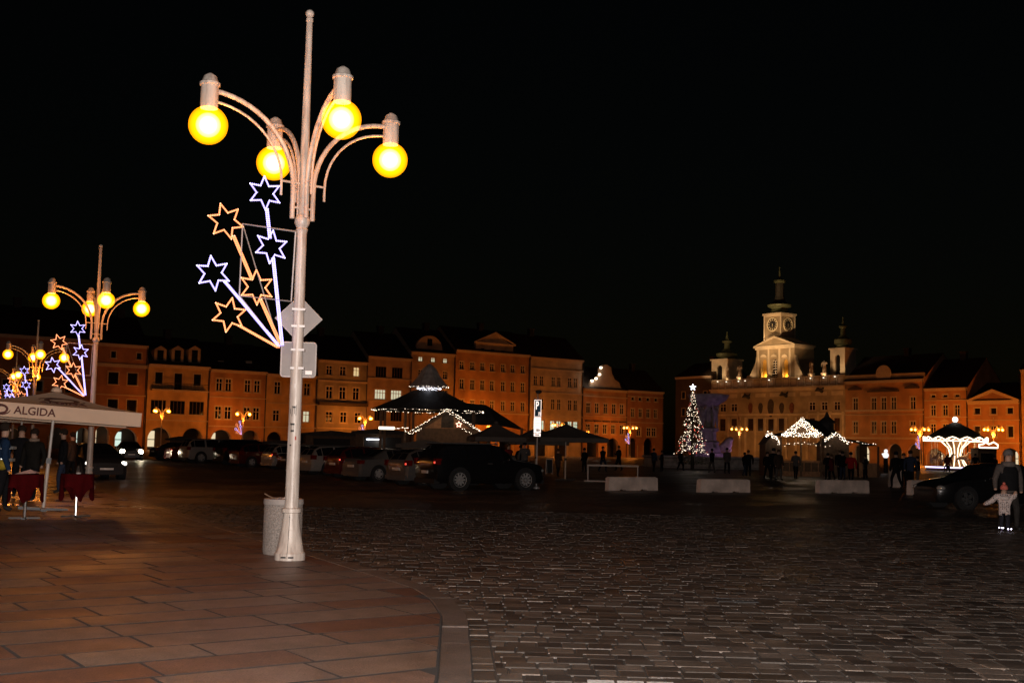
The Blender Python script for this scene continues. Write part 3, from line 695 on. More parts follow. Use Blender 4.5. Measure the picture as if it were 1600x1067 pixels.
MB().box(-.05, TW + .002, -.1, .5, zp + .003, zp + .22).build('coping', M_hallt, hall)
k = 0
xw = TW / 18
for i in range(18):
    o = MB().box(i * xw + .25, i * xw + xw * .75, -.06, -.003, zc + .35, zp - .22).build('parapet_panel', M_hallt, hall)
    MB().box(i * xw - .12, i * xw + .12, -.14, -.063, zc + .02, zp - .01).build('parapet_post', M_hallt, hall)
# frieze panels, pilasters, painted cartouches, dragon spouts
zf = zc - 1.25
for i in range(9):
    MB().box(TW * (i + .15) / 9, TW * (i + .85) / 9, -.05, -.003, zf - .45, zf + .25).build('frieze_panel', M_hallt, hall)
M_fres = mat('fresco_red', (.20, .07, .04), .8, var=.5, scale=5); M_fres2 = mat('fresco_dark', (.07, .055, .045), .8, var=.5, scale=5)
for i, x in enumerate((355, 415, 475, 540, 600)):
    w = .55 if i != 2 else .75; zc_ = tz(x, 905); h = 1.0 if i != 2 else 1.7
    pts = [(tx(x) + w * math.cos(a) * (1 if math.sin(a) > 0 else .8), zc_ + h * math.sin(a)) for a in [2 * PI * k / 14 for k in range(14)]]
    o = MB().prism(pts, -.14, -.003).build('cartouche', M_fres if i in (0, 4) else M_fres2, hall)
    MB().box(tx(x) - w * 1.2, tx(x) + w * 1.2, -.2, -.003, zc_ - h - .3, zc_ - h - .05).build('bracket', M_hallt, o)
for x in (225, 290, 325, 383, 444, 506, 568, 625, 690, 757, 830, 905):
    MB().box(tx(x) - .22, tx(x) + .22, -.16, -.003, .5, tz(x, 960 if x < 640 else 925)).build('pilaster', M_hallt, hall)
zb_ = (tz(200, 960) + tz(900, 925)) / 2
MB().box(0, TW, -.24, -.163, zb_ - .15, zb_ + .2).build('string_course', M_hallt, hall)
for x, y in ((345, 838), (567, 828), (780, 800)):
    px_, z_ = tx(x), tz(x, y); dr_ = MB()
    dr_.tube([(px_, -.02, z_ - .2), (px_, -.5, z_ + .05), (px_ - .1, -1.0, z_ + .1), (px_ - .15, -1.5, z_ - .05), (px_ - .18, -1.8, z_ - .15)], [.32, .34, .28, .18, .06], 8)
    for s in (-1, 1): dr_.add([(px_, -.5, z_ + .2), (px_ + s * .75, -.4, z_ + .75), (px_ + s * .9, -.7, z_ + .15), (px_ + s * .2, -.9, z_ + .1), (px_ + s * .5, -.75, z_ + .35)], [(0, 1, 4), (1, 2, 4), (2, 3, 4), (3, 0, 4)])
    dr_.build('dragon_spout', M_lead, hall)
# flag on the front
px_ = tx(300); MB().tube([(px_, -.05, tz(300, 1000)), (px_, -1.1, tz(300, 940))], .03, 6).add([(px_, -.9, tz(300, 955)), (px_ + .1, -.6, tz(300, 965)), (px_ + .14, -.55, tz(300, 1010)), (px_ + .05, -.85, tz(300, 1008))], [(0, 1, 2, 3)]).build('flag', M_fres, hall)
# central gable with volutes, niches and pediment
ze = (tz(372, 552) + tz(610, 530)) / 2; zap = tz(490, 474)
xg0, xg1 = tx(378, 600), tx(604, 600); xgm = (xg0 + xg1) / 2
arc = []
for i, x in enumerate((422, 484, 549)):
    w = tx(x + 17, 660) - tx(x - 17, 660); zt = tz(x, 612); zb2 = tz(x, 722)
    arc.append((tx(x, 660) - w / 2, tx(x, 660) + w / 2, zb2, zt, .55, w / 2))
mb = MB(); wall_holes(mb, xg0, xg1, zp + .003, ze, arc, y0=.5)
mb.add([(xg0, .5, zp), (xg0, 6, zp), (xg0, 6, ze), (xg0, .5, ze)], [(0, 1, 2, 3)]).add([(xg1, .5, zp), (xg1, 6, zp), (xg1, 6, ze), (xg1, .5, ze)], [(0, 3, 2, 1)])
gab = mb.build('gable', M_hall, hall)
M_amber = mat('niche_ochre', (.62, .36, .08), .8)
for i, a in enumerate(arc):
    MB().box(a[0] - .05, a[1] + .05, 1.05, 1.12, a[2] - .05, a[3] + .05).build('niche_back', M_amber if i != 1 else M_glass, gab)
    if i != 1: lamp('niche_lamp', ((a[0] + a[1]) / 2, .75, a[2] + .25), 55, (1, .55, .12), hall, .08)
a = arc[1]; mb = MB()
for k in range(7): mb.box(a[0], a[1], .9, .96, a[2] + .2 + k * (a[3] - a[2]) / 7.2, a[2] + .3 + k * (a[3] - a[2]) / 7.2)
mb.box((a[0] + a[1]) / 2 - .05, (a[0] + a[1]) / 2 + .05, .88, .895, a[2], a[3] - .3).build('grille', M_wframe, gab)
for x in (391, 452, 516, 578): 
    MB().box(tx(x, 640) - .2, tx(x, 640) + .2, .36, .497, zp + .25, ze - .3).build('pilaster', M_hallt, gab)
for x in (422, 484, 549):
    MB().prism([(tx(x, 640) - .75, tz(x, 600)), (tx(x, 640) + .75, tz(x, 600)), (tx(x, 640) + .6, tz(x, 600) + .3), (tx(x, 640), tz(x, 600) + .55), (tx(x, 640) - .6, tz(x, 600) + .3)], .3, .497).build('window_hood', M_hallt, gab)
for s in (-1, 1):
    xo = tx(318, 722) if s < 0 else tx(655, 700); xi = xg0 if s < 0 else xg1
    pts = [(xi - s * .02, zp + .01)]; zt = zp + (ze - zp) * .72
    pts += [(xo, zp + .01), (xo + s * .1, zp + .45), (xo - s * .2, zp + .85), (xo - s * .7, zp + .8)]
    pts += [(xi + s * (1.6 * (1 - k / 6) ** 2 + .1), zp + .8 + (zt - zp - .8) * (k / 6) ** .8) for k in range(0, 7)] + [(xi - s * .02, zt)]
    if s < 0: pts = pts[::-1]
    MB().prism(pts, .55, 1.2).build('volute', M_hallt, gab)
x0, x1 = tx(368, 545), tx(614, 530); xa = tx(490, 500)
MB().box(x0, x1, .1, 6, ze + .003, ze + .35).box(x0 + .25, x1 - .25, .3, 5.8, ze - .35, ze).build('entablature', M_hallt, gab)
ped = MB().prism([(x0 + .4, ze + .353), (x1 - .4, ze + .353), ((x0 + x1) / 2, zap - .35)], .45, 5.5).build('pediment', M_hall, gab)
xm = (x0 + x1) / 2
MB().prism([(x0, ze + .36), (x0 + .55, ze + .36), (xm, zap - .42), (x1 - .55, ze + .36), (x1, ze + .36), (xm, zap)], .12, 5.9).build('raking_cornice', M_hallt, ped)
# clock tower
wf = tx(535, 400) - tx(437, 400); xt0 = tx(437, 420) - 1.9; xt1 = xt0 + wf; zt0 = ze; zt1 = (tz(437, 345) + tz(535, 337)) / 2
yb = 2.2
tw = MB().box(xt0, xt1, yb, yb + wf, ze - 1, zt1).build('tower', M_hall, hall)
MB().box(xt0 - .3, xt1 + .3, yb - .3, yb + wf + .3, zt1 + .003, zt1 + .35).box(xt0 - .12, xt1 + .12, yb - .12, yb + wf + .12, zt1 - .3, zt1).build('tower_cornice', M_hallt, tw)
cp = MB()
for x in (xt0, xt1):
    for yy in (yb, yb + wf): cp.box(x - .12, x + .12, yy - .12, yy + .12, ze + .4, zt1 - .303)
cp.build('corner_pilaster', M_hallt, tw)
xcm = (xt0 + xt1) / 2; zck = tz(488, 398); rck = 1.12
def disc(mb, c, r0, r1, y0, y1, n=28):
    vs_ = []
    for yy, rr in ((y0, r0), (y0, r1), (y1, r1), (y1, r0)):
        for k in range(n): a = 2 * PI * k / n; vs_.append((c[0] + rr * math.cos(a), yy, c[1] + rr * math.sin(a)))
    fs = []
    for i in range(4):
        for k in range(n): fs.append((i * n + k, i * n + (k + 1) % n, ((i + 1) % 4) * n + (k + 1) % n, ((i + 1) % 4) * n + k))
    return mb.add(vs_, fs)
M_gold = mat('gilded', (.92, .80, .58), .5); M_dial = mat('clock_dial', (.03, .03, .035), .5)
def clock(parent, rz, loc):
    c = put(disc(MB(), (0, 0), .01, rck, -.05, 0).mesh('clock_face', M_dial), 'clock_face', parent, loc, rz)
    disc(MB(), (0, 0), rck + .002, rck + .2, -.14, 0).build('clock_rim', M_gold, c)
    nm = MB()
    for k in range(12):
        a = 2 * PI * k / 12; p = Vector((math.sin(a), 0, math.cos(a))); q = Vector((math.cos(a), 0, -math.sin(a)))
        vs_ = [p * .72 + q * .07, p * .72 - q * .07, p * 1.02 - q * .1, p * 1.02 + q * .1]; nm.add([(v.x, -.07, v.z) for v in vs_], [(0, 1, 2, 3)])
    nm.build('numerals', M_gold, c)
    hd = MB()
    for a, l, w in ((R(165), .55, .06), (R(190), .85, .045)):
        p = Vector((math.sin(a), 0, math.cos(a))); q = Vector((math.cos(a), 0, -math.sin(a))); vs_ = [q * w - p * .15, -q * w - p * .15, p * l]; hd.add([(v.x, -.09, v.z) for v in vs_], [(0, 1, 2)])
    hd.build('hands', M_gold, c)
clock(tw, 0, (xcm, yb - .004, zck)); clock(tw, R(90), (xt1 + .004, yb + wf / 2, zck))
zo = lambda y: tz(522, y)
def dome(parent, cx, cy_, prof, cap_):
    MB().lathe(prof, 16, (cx, cy_, 0), PI / 16).build('dome', M_copper, parent, 40)
h0 = zt1 + .35; cyT = yb + wf / 2
u = wf / 2
dome(tw, xcm, cyT, [(u * 1.0, h0), (u * .95, h0 + .4), (u * .72, h0 + .9), (u * .80, zo(292)), (u * 1.12, zo(282)), (u * 1.16, zo(272)), (u * .98, zo(264)), (u * .7, zo(262))], 0)
MB().lathe([(u * .7, zo(262)), (u * .55, zo(245)), (u * .42, zo(220)), (u * .38, zo(190)), (u * .40, zo(140))], 8, (xcm, cyT, 0)).build('lantern', M_lead, tw)
MB().lathe([(u * .42, zo(139)), (u * .56, zo(133)), (u * .56, zo(122)), (u * .3, zo(117)), (u * .12, zo(105)), (u * .08, zo(70)), (u * .03, zo(48))], 10, (xcm, cyT, 0)).sphere((xcm, cyT, zo(44)), .14).build('spire', M_copper, tw)
# side turrets
def turret(cx, xl, xr, yb0, yt, on0, on1, lt, top, lit, depth, tall):
    xa, xb = tx(xl, yt) - 1.05, tx(xr, yt) - 1.05; w = xb - xa; xm_ = (xa + xb) / 2; zt = tz((xl + xr) / 2, yt)
    hl = [(xm_ - w * .17, xm_ + w * .17, zp + .3, zt - .9, .3, w * .17)]
    mb = MB(); wall_holes(mb, xa, xb, zp + .003, zt, hl, y0=depth); d = depth
    mb.add([(xa, d, zp), (xa, d + w, zp), (xa, d + w, zt), (xa, d, zt), (xb, d, zp), (xb, d + w, zp), (xb, d + w, zt), (xb, d, zt)], [(0, 3, 2, 1), (4, 5, 6, 7), (1, 2, 6, 5), (3, 7, 6, 2)])
    t_ = mb.build('turret', M_hallt, hall)
    MB().box(xm_ - w * .2, xm_ + w * .2, d + .3, d + .35, zp + .2, zt - .8).build('pane', M_glass, t_)
    MB().box(xa - .22, xb + .22, d - .22, d + w + .22, zt + .003, zt + .3).build('turret_cornice', M_hallt, t_)
    cyy = d + w / 2; ww = w / 2; Z = lambda y: tz((xl + xr) / 2, y)
    MB().lathe([(ww * 1.0, zt + .3), (ww * .7, zt + .6), (ww * .7, Z(on0)), (ww * 1.0, Z(on0 - 8)), (ww * 1.0, Z(on1 + 8)), (ww * .55, Z(on1 - 4)), (ww * .28, Z(on1 - 22)), (ww * .26, Z(lt + 14)), (ww * .46, Z(lt + 8)), (ww * .46, Z(lt)), (ww * .14, Z(lt - 12)), (ww * .06, Z(top + 8)), (.03, Z(top))], 14, (xm_, cyy, 0)).sphere((xm_, cyy, Z(top)), .12).build('dome', M_copper, t_, 40)
turret(0, 120, 215, 0, 618, 598, 566, 498, 446, 1, 1.2, 0)
turret(0, 831, 919, 0, 552, 522, 482, 408, 356, 1, 1.2, 0)
# statues on the parapet, each standing figure a thing of its own, and the floods at their feet
M_stat = mat('sandstone', (.55, .47, .38), .8, var=.3, scale=4, bump=.4, bscale=12)
FLOOD = glow('flood_lens', (1.0, .88, .68), 2.5)
def flood(x, y, z, target, e=90, name='parapet_floodlight'):
    o = MB().box(x - .08, x + .08, y - .1, y + .1, z, z + .13).build('floodlight', FLOOD, hall)
    lamp('flood', (x, y, z + .32), e, (1, .62, .30), hall, .06, 'SPOT', R(110), target)
# ------------------------------------------------------------------ figures: one skinned body each
def skin_mesh(name, joints, bones, root=0, sub=1):
    me = bpy.data.meshes.new(name); names = list(joints); idx = {n: i for i, n in enumerate(names)}
    me.from_pydata([joints[n][:3] for n in names], [(idx[a], idx[b]) for a, b in bones], [])
    o = bpy.data.objects.new(name + '_tmp', me); COL.objects.link(o)
    md = o.modifiers.new('s', 'SKIN'); md.use_smooth_shade = True
    for i, n in enumerate(names):
        r_ = joints[n][3]; v = me.skin_vertices[0].data[i]; v.radius = r_ if isinstance(r_, tuple) else (r_, r_); v.use_root = (i == root)
    sb = o.modifiers.new('u', 'SUBSURF'); sb.levels = sub; sb.render_levels = sub
    dg = bpy.context.evaluated_depsgraph_get(); dg.update()
    out = bpy.data.meshes.new_from_object(o.evaluated_get(dg)); out.name = name
    bpy.data.objects.remove(o); out.shade_smooth()
    return out
BONES = [('pel', 'wai'), ('wai', 'che'), ('che', 'nek'), ('nek', 'hd0'), ('hd0', 'hd1'), ('che', 'sl'), ('sl', 'el'), ('el', 'wl'), ('wl', 'hl'), ('che', 'sr'), ('sr', 'er'), ('er', 'wr'), ('wr', 'hr'),
         ('pel', 'il'), ('il', 'kl'), ('kl', 'al'), ('al', 'tl'), ('pel', 'ir'), ('ir', 'kr'), ('kr', 'ar'), ('ar', 'tr')]
def joints(h=1.75, bulk=1.0, stride=.12, armL=None, armR=None, head=1.0, lean=0.0):
    k = h / 1.75; b = bulk; am = 1.45 if h < 1.2 else 1.0
    j = {'pel': (0, 0, .93, (.155 * b, .125 * b)), 'wai': (0, lean * .3, 1.08, (.15 * b, .115 * b)), 'che': (0, lean * .7, 1.32, (.17 * b, .125 * b)), 'nek': (0, lean, 1.49, .062), 'hd0': (0, lean + .01, 1.575, .085 * head), 'hd1': (0, lean + .015, 1.685, .088 * head),
         'sl': (-.19 * b, lean * .8, 1.40, .075 * b), 'el': (-.26 * b, lean * .6 - .02, 1.13, .055 * b * am), 'wl': (-.25 * b, lean * .4 + .06, .90, .042 * b * am), 'hl': (-.25 * b, .09, .81, .036),
         'sr': (.19 * b, lean * .8, 1.40, .075 * b), 'er': (.26 * b, lean * .6 - .02, 1.13, .055 * b * am), 'wr': (.25 * b, lean * .4 + .06, .90, .042 * b * am), 'hr': (.25 * b, .09, .81, .036),
         'il': (-.095, 0, .86, .095 * b), 'kl': (-.11, stride * .7, .49, .068 * b), 'al': (-.11, stride * .6, .085, .05), 'tl': (-.12, stride * .6 + .15, .045, .045),
         'ir': (.095, 0, .86, .095 * b), 'kr': (.11, -stride * .3, .49, .068 * b), 'ar': (.11, -stride, .095, .05), 'tr': (.12, -stride + .15, .045, .045)}
    for sd_, a in (('l', armL), ('r', armR)):
        if a:
            for n, p in zip(('e', 'w', 'h'), a): j[n + sd_] = (*p, j[n + sd_][3])
    def sc(t): return tuple(x * k for x in t) if isinstance(t, tuple) else t * k
    return {n: (v[0] * k, v[1] * k, v[2] * k, sc(v[3])) for n, v in j.items()}
M_skin = mat('skin', (.45, .27, .19), .6)
def cloth(name, col): return mat('cloth_' + name, col, .9, var=.2, scale=18, bump=.3, bscale=90, spec=.08)
BODY = {}
def person(loc, yaw, label, jacket, trousers, hair=(.03, .02, .015), h=1.75, bulk=1.12, stride=.14, armL=None, armR=None, hat=None, group='people on the square', coat=.46, head=1.0, lean=0.0, shoes=None):
    key = (h, bulk, stride, str(armL), str(armR), jacket, trousers, coat, head, lean, shoes)
    if key not in BODY:
        me = skin_mesh('person', joints(h, bulk, stride, armL, armR, head, lean), BONES)
        jm = cloth('%.3f%.3f%.3f' % jacket, jacket); tm = cloth('%.3f%.3f%.3f' % trousers, trousers)
        for m_ in (jm, tm, M_skin, shoes or M_black): me.materials.append(m_)
        jj = joints(h, bulk, stride, armL, armR, head, lean); hands = [Vector(jj['hl'][:3]), Vector(jj['hr'][:3])]
        arm = [[Vector(jj[a + s][:3]) for a in 'sewh'] for s in 'lr']
        def near_arm(c):
            for a in arm:
                for i in range(3):
                    ab = a[i + 1] - a[i]; t_ = max(0, min(1, (c - a[i]).dot(ab) / ab.length_squared))
                    if (c - a[i] - ab * t_).length < .09 * h / 1.75 * bulk: return True
            return False
        for p in me.polygons:
            c = p.center; z = c.z / h
            if z > .862: i = 2
            elif min((c - q).length for q in hands) < .068 * h / 1.75: i = 2
            elif near_arm(c): i = 0
            elif z > coat: i = 0
            elif z > .06: i = 1
            else: i = 3
            p.material_index = i
        BODY[key] = me
    o = put(BODY[key], 'person', None, loc, yaw); tag(o, label, 'person', group)
    j = joints(h, bulk, stride, None, None, head, lean)['hd1']; k = h / 1.75 * head
    hm = MB()
    if hat is None:
        hm.sphere((j[0], j[1] - .012 * k, j[2] + .022 * k), .108 * k, 12, 8, (1, 1.08, 1))
        # open the face: drop what lies in front of the eyes
        hm.f = [f for f in hm.f if not (sum(hm.v[i][1] for i in f) / len(f) > j[1] + .045 * k and sum(hm.v[i][2] for i in f) / len(f) < j[2] + .055 * k) and sum(hm.v[i][2] for i in f) / len(f) > j[2] - .085 * k]
        hm.build('hair', cloth('hair%.3f%.3f%.3f' % hair, hair), o, 60)
    else:
        hm.sphere((j[0], j[1] - .012 * k, j[2] + .03 * k), .115 * k, 14, 8, (1, 1.08, 1.0)); hm.sphere((j[0], j[1] - .012 * k, j[2] + .165 * k), .045 * k)
        hm.f = [f for f in hm.f if sum(hm.v[i][2] for i in f) / len(f) > j[2] + .0 * k]
        hm.build('hat', cloth('hat%.3f%.3f%.3f' % hat, hat), o, 60)
    if h * head > 1.2 or head > 1.1:
        fm = MB().sphere((j[0], j[1] + .092 * k, j[2] - .035 * k), .017 * k, 6, 5, (.8, 1, 1.4)); fm.build('nose', M_skin, o, 60)
        MB().sphere((j[0] - .034 * k, j[1] + .082 * k, j[2] - .005 * k), .011 * k, 6, 5).sphere((j[0] + .034 * k, j[1] + .082 * k, j[2] - .005 * k), .011 * k, 6, 5).build('eyes', M_black, o)
    return o

# statues of the town hall
stat = skin_mesh('statue', joints(2.3, 1.5, .08, [(-.42, .05, 1.2), (-.30, .25, 1.35), (-.26, .3, 1.42)], None), BONES)
stat.materials.append(M_stat)
SX = [(213, 700, 'stone statue beside the left domed turret'), (285, 698, 'stone statue standing alone between left turret and gable'), (712, 670, 'stone statue nearest the right volute of the gable'), (790, 665, 'stone statue beside the right domed turret')]
for i, (x, y, lb) in enumerate(SX):
    px_ = tx(x, 700); p = spt('R', sT0 + px_, -.15, zp + .22)
    r_ = empty('parapet_statue', p, syaw('R') + PI + (.3 if i % 2 else -.25), lb + ' on the town hall parapet', 'statue', 'statues on the parapet')
    put(stat, 'figure', r_, (0, 0, .45)); MB().box(-.45, .45, -.45, .45, 0, .47).build('plinth', M_hallt, r_)
    MB().lathe([(.34, .47), (.42, .8), (.30, 1.5), (.2, 1.75)], 10).build('robe', M_stat, r_, 50)
    flood(px_ + .35, -.75 + .2, zp - .3, (px_, .3, zp + 2.2), 45)
flood(tx(475, 715), -.55, zp - .3, (tx(484, 640), .6, ze), 150)
flood(tx(340, 722), -.9, zp - .3, (xcm, yb, zck), 120); flood(tx(660, 704), -.9, zp - .3, (xcm, yb, zck), 120)
flood(tx(170, 738), -.6, zp - .2, (tx(170, 680), 1.2, zp + 4), 150); flood(tx(868, 693), -.6, zp - .2, (tx(868, 640), 1.2, zp + 4), 130)
flood(xt0 - .6, yb - 1.0, ze + .6, (xcm, yb, zt1), 190); flood(xt1 + .9, yb - .6, ze + .6, (xcm + .5, yb, zt1 + 2), 170)
lamp('tower_flood', (tx(700, 690), -13, zp + 1), 11000, (1, .60, .27), hall, .2, 'SPOT', R(52), (xcm, yb, zck))  # added fill light, free in the air before the tower, without a fixture
lamp('tower_flood', (tx(200, 690), -13, zp + 1), 4500, (1, .60, .27), hall, .2, 'SPOT', R(36), (xcm, yb, zck - 1))
lamp('turret_flood', (tx(700, 690), -9, zp + 1), 1500, (1, .62, .30), hall, .2, 'SPOT', R(45), (tx(872, 600), 1.5, zp + 6))  # added fill to brighten the turrets, also hung without any fixture
lamp('turret_flood', (tx(60, 690), -9, zp + 1), 1500, (1, .62, .30), hall, .2, 'SPOT', R(60), (tx(165, 600), 1.5, zp + 5))

# ------------------------------------------------------------------ right row beyond the town hall
ann, WA, HA, sA = house('palace_annexe', 'orange palace with tall arched windows and round attic crest beside town hall', 'R', 'G', -70, 368, (135, 106), [
    ('cross', 262, 243, 76, [(-12, 30), (90, 28), (145, 28), (200, 28), (307, 30)]), ('cross', 395, 372, 72, [(-12, 30), (90, 28), (145, 28), (200, 28), (307, 30)])], cO,
    arches=[(20, 90, 470, 'w'), (205, 80, 472, 'w'), (318, 80, 473, 'w')], strings=[(293, 283, .3), (318, 306, .15), (445, 440, .3)])
zA = sz('R', *pxc('G', 150, 80))[1]
MB().box(.01, WA - .01, .02, .4, HA + .003, HA + (zA - HA) * .85).build('attic_parapet', MATS['stucco_trimlight'], ann)
q = sz('R', *pxc('G', 145, 80)); xq = q[0] - sA
cr_ = MB(); disc(cr_, (xq, HA + (zA - HA) * .85), .01, 1.5, -.1, .015); cr_.build('attic_crest', M_trim, ann)
for xc in (-12, 307):
    q = sz('R', *pxc('G', xc, 168 + (-12 - xc) * .03)); MB().prism([(q[0] - sA - 1.3, q[1] - .25), (q[0] - sA + 1.3, q[1] - .25), (q[0] - sA + 1.3, q[1]), (q[0] - sA, q[1] + .5), (q[0] - sA - 1.3, q[1])], -.45, -.06).build('window_hood', M_wdark, ann)
q0 = sz('R', *pxc('G', 60, 182)); q1 = sz('R', *pxc('G', 232, 178)); xm = (q0[0] + q1[0]) / 2 - sA; hwx = (q1[0] - q0[0]) / 2
MB().prism([(xm - hwx, q0[1] - .2), (xm + hwx, q0[1] - .2), (xm + hwx, q0[1] + .05), (xm + hwx * .4, q0[1] + .15), (xm, q0[1] + .5), (xm - hwx * .4, q0[1] + .15), (xm - hwx, q0[1] + .05)], -.45, -.06).build('window_hood', M_wdark, ann)
house('town_house', 'orange three-bay house with little attic windows behind the carousel', 'R', 'G', 372, 611, (172, 156), [
    ('plain', 211, 206, 18, [(420, 26), (487, 28), (553, 28)]), ('cross', 291, 285, 62, [(420, 28), (487, 30), (553, 30)]), ('hood', 392, 388, 56, [(420, 30), (487, 30), (553, 30)])], cO, arches=[(430, 90, 500, 'w'), (550, 80, 500, None)], strings=[(235, 228, .15), (330, 322, .12)], ridge=5)
rp_, WP, HP, sP = house('town_house', 'orange classical house with broad triangular pediment and square windows', 'R', 'G', 613, 903, (238, 228), [
    ('plain', 294, 288, 38, [(665, 34), (755, 36), (847, 36)]), ('plain', 404, 410, 66, [(665, 34), (757, 34), (850, 34)])], cO, arches=[(690, 90, 500, None), (848, 100, 498, 'w')], strings=[(255, 246, .2), (345, 340, .15), (470, 468, .2)], ridge=3)
zt = sz('R', *pxc('G', 750, 174))[1]
MB().prism([(.1, HP + .003), (WP - .1, HP + .003), (WP / 2, zt - .3)], -.1, .5).build('pediment', stucco('pedi', (.36, .19, .10)), rp_)
MB().prism([(-.2, HP + .01), (.8, HP + .01), (WP / 2, zt - .4), (WP - .8, HP + .01), (WP + .2, HP + .01), (WP / 2, zt + .1)], -.5, -.103).build('raking_cornice', M_trim, rp_)
house('town_house', 'tall orange house cut off by the right picture edge', 'R', 'P', 1595, 1665, (579, 573), [('cross', 612, 610, 18, [(1612, 9), (1632, 9)]), ('cross', 648, 647, 18, [(1612, 9), (1632, 9)])], cY, arches=[(1622, 22, 692, None)])

# ------------------------------------------------------------------ fountain
M_fstone = mat('fountain_stone', (.42, .38, .36), .75, var=.3, scale=2.5, bump=.4, bscale=8)
pf = at(1106, 700, 112); FX, FY = pf.x, pf.y
ft = empty('fountain', (FX, FY, 0), .3, 'large stone fountain lit purple with figures bearing its bowl', 'fountain')
MB().lathe([(6.2, 0), (6.3, .15), (6.0, .2), (6.0, .85), (6.25, .95), (6.2, 1.1), (5.7, 1.1), (5.7, .5)], 8, ph=PI / 8).build('basin', M_fstone, ft)
MB().lathe([(5.69, .7), (.01, .71)], 8, ph=PI / 8, cap=False).build('water', mat('fountain_water', (.02, .02, .025), .05), ft)
MB().lathe([(1.6, .3), (1.6, 1.4), (1.3, 1.5), (1.05, 2.3), (1.15, 2.45), (.85, 2.6), (.8, 3.4), (1.05, 3.5), (1.05, 3.75), (.30, 3.9), (.28, 6.0)], 8).build('pedestal', M_fstone, ft)
MB().lathe([(.4, 5.75), (1.0, 5.95), (1.7, 6.4), (1.95, 6.75), (2.0, 6.95), (1.8, 6.98), (1.5, 6.7), (.3, 6.4)], 20).build('bowl', M_fstone, ft, 40)
at_ = skin_mesh('atlas_figure', joints(2.2, 1.35, .1, [(-.36, 0, 1.55), (-.30, 0, 1.80), (-.28, 0, 1.9)], [(.36, 0, 1.55), (.30, 0, 1.80), (.28, 0, 1.9)]), BONES); at_.materials.append(M_fstone)
for k in range(4):
    a = k * PI / 2 + .5; put(at_, 'figure', ft, (.85 * math.cos(a), .85 * math.sin(a), 3.74), a - PI / 2)
for k in range(4):
    a = k * PI / 2 + .35
    ln = skin_mesh('beast_figure', {'a': (0, -.5, .4, .38), 'b': (0, .2, .55, .42), 'c': (0, .55, 1.0, .34), 'd': (0, .75, 1.35, .30), 'e': (0, 1.05, 1.3, .17), 'f': (.3, .6, .15, .16), 'g': (-.3, .6, .15, .16)}, [('a', 'b'), ('b', 'c'), ('c', 'd'), ('d', 'e'), ('b', 'f'), ('b', 'g')]) if k == 0 else ln
    if k == 0: ln.materials.append(M_stat)
    put(ln, 'beast', ft, (2.1 * math.cos(a), 2.1 * math.sin(a), 1.45), a - PI / 2)
for dx, dy, e in ((-2.4, -3.2, 30), (2.2, -3.3, 42)):
    lamp('fountain_lamp', (dx, dy, .95), e, (.80, .36, 1.0), ft, .1)
    MB().box(dx - .15, dx + .15, dy - .1, dy + .1, .72, .9).build('floodlight', M_dark, ft)

# ------------------------------------------------------------------ Christmas tree
pt_ = at(1082, 700, 100); hT = at(1082, 612, 100).z
xt = empty('christmas_tree', (pt_.x, pt_.y, 0), 0, 'Christmas fir covered in white and red lights with a star on top', 'tree')
MB().lathe([(.16, 0), (.12, hT * .5), (.03, hT)], 8).build('trunk', mat('bark', (.05, .035, .025), .9), xt)
fol = MB(); rt = random.Random(3); bw = MB(); brd = MB()
for i in range(7500):
    z = .7 + (hT - .75) * (rt.random() ** 1.4); rr = (1 - (z - .5) / (hT - .3)) * 1.65 * (.35 + .65 * rt.random() ** .5) * (1 + .14 * math.sin(z * 7)); a = rt.random() * 2 * PI
    p = Vector((rr * math.cos(a), rr * math.sin(a), z - rr * .18)); d = Vector((math.cos(a) + rt.uniform(-.5, .5), math.sin(a) + rt.uniform(-.5, .5), rt.uniform(-.5, .3))).normalized(); s_ = d.cross(Vector((0, 0, 1))).normalized()
    l = rt.uniform(.12, .24); w = .03; fol.add([p - s_ * w, p + s_ * w, p + d * l], [(0, 1, 2)])
fol.build('crown', mat('fir_needles', (.02, .04, .018), .7), xt)
for i in range(360):
    z = 1.5 + (hT - 1.5) * (rt.random() ** 1.35); rr = (1 - (z - .5) / (hT - .3)) * (1.62 + .25 * math.sin(z * 5 + 1)) * rt.uniform(.6, 1.06); a = rt.random() * 2 * PI; p = (rr * math.cos(a), rr * math.sin(a), z - rr * .12)
    (brd if rt.random() < .14 else bw).bead(p, rt.choice([.018, .023, .03]))
tag(bw.build('white_lights', M_bead, xt), kind='stuff'); tag(brd.build('red_lights', M_beadr, xt), kind='stuff')
def star_pts(n, r0, r1, ph=PI / 2): return [((r0 if k % 2 == 0 else r1) * math.cos(ph + PI * k / n), (r0 if k % 2 == 0 else r1) * math.sin(ph + PI * k / n)) for k in range(2 * n)]
MB().prism([(x, hT + .38 + z) for x, z in star_pts(5, .28, .12)], -.06, .06).build('tree_star', M_beadc, xt)
lamp('tree_glow', (0, -1.6, hT * .5), 12, (1, .85, .7), xt, .8)

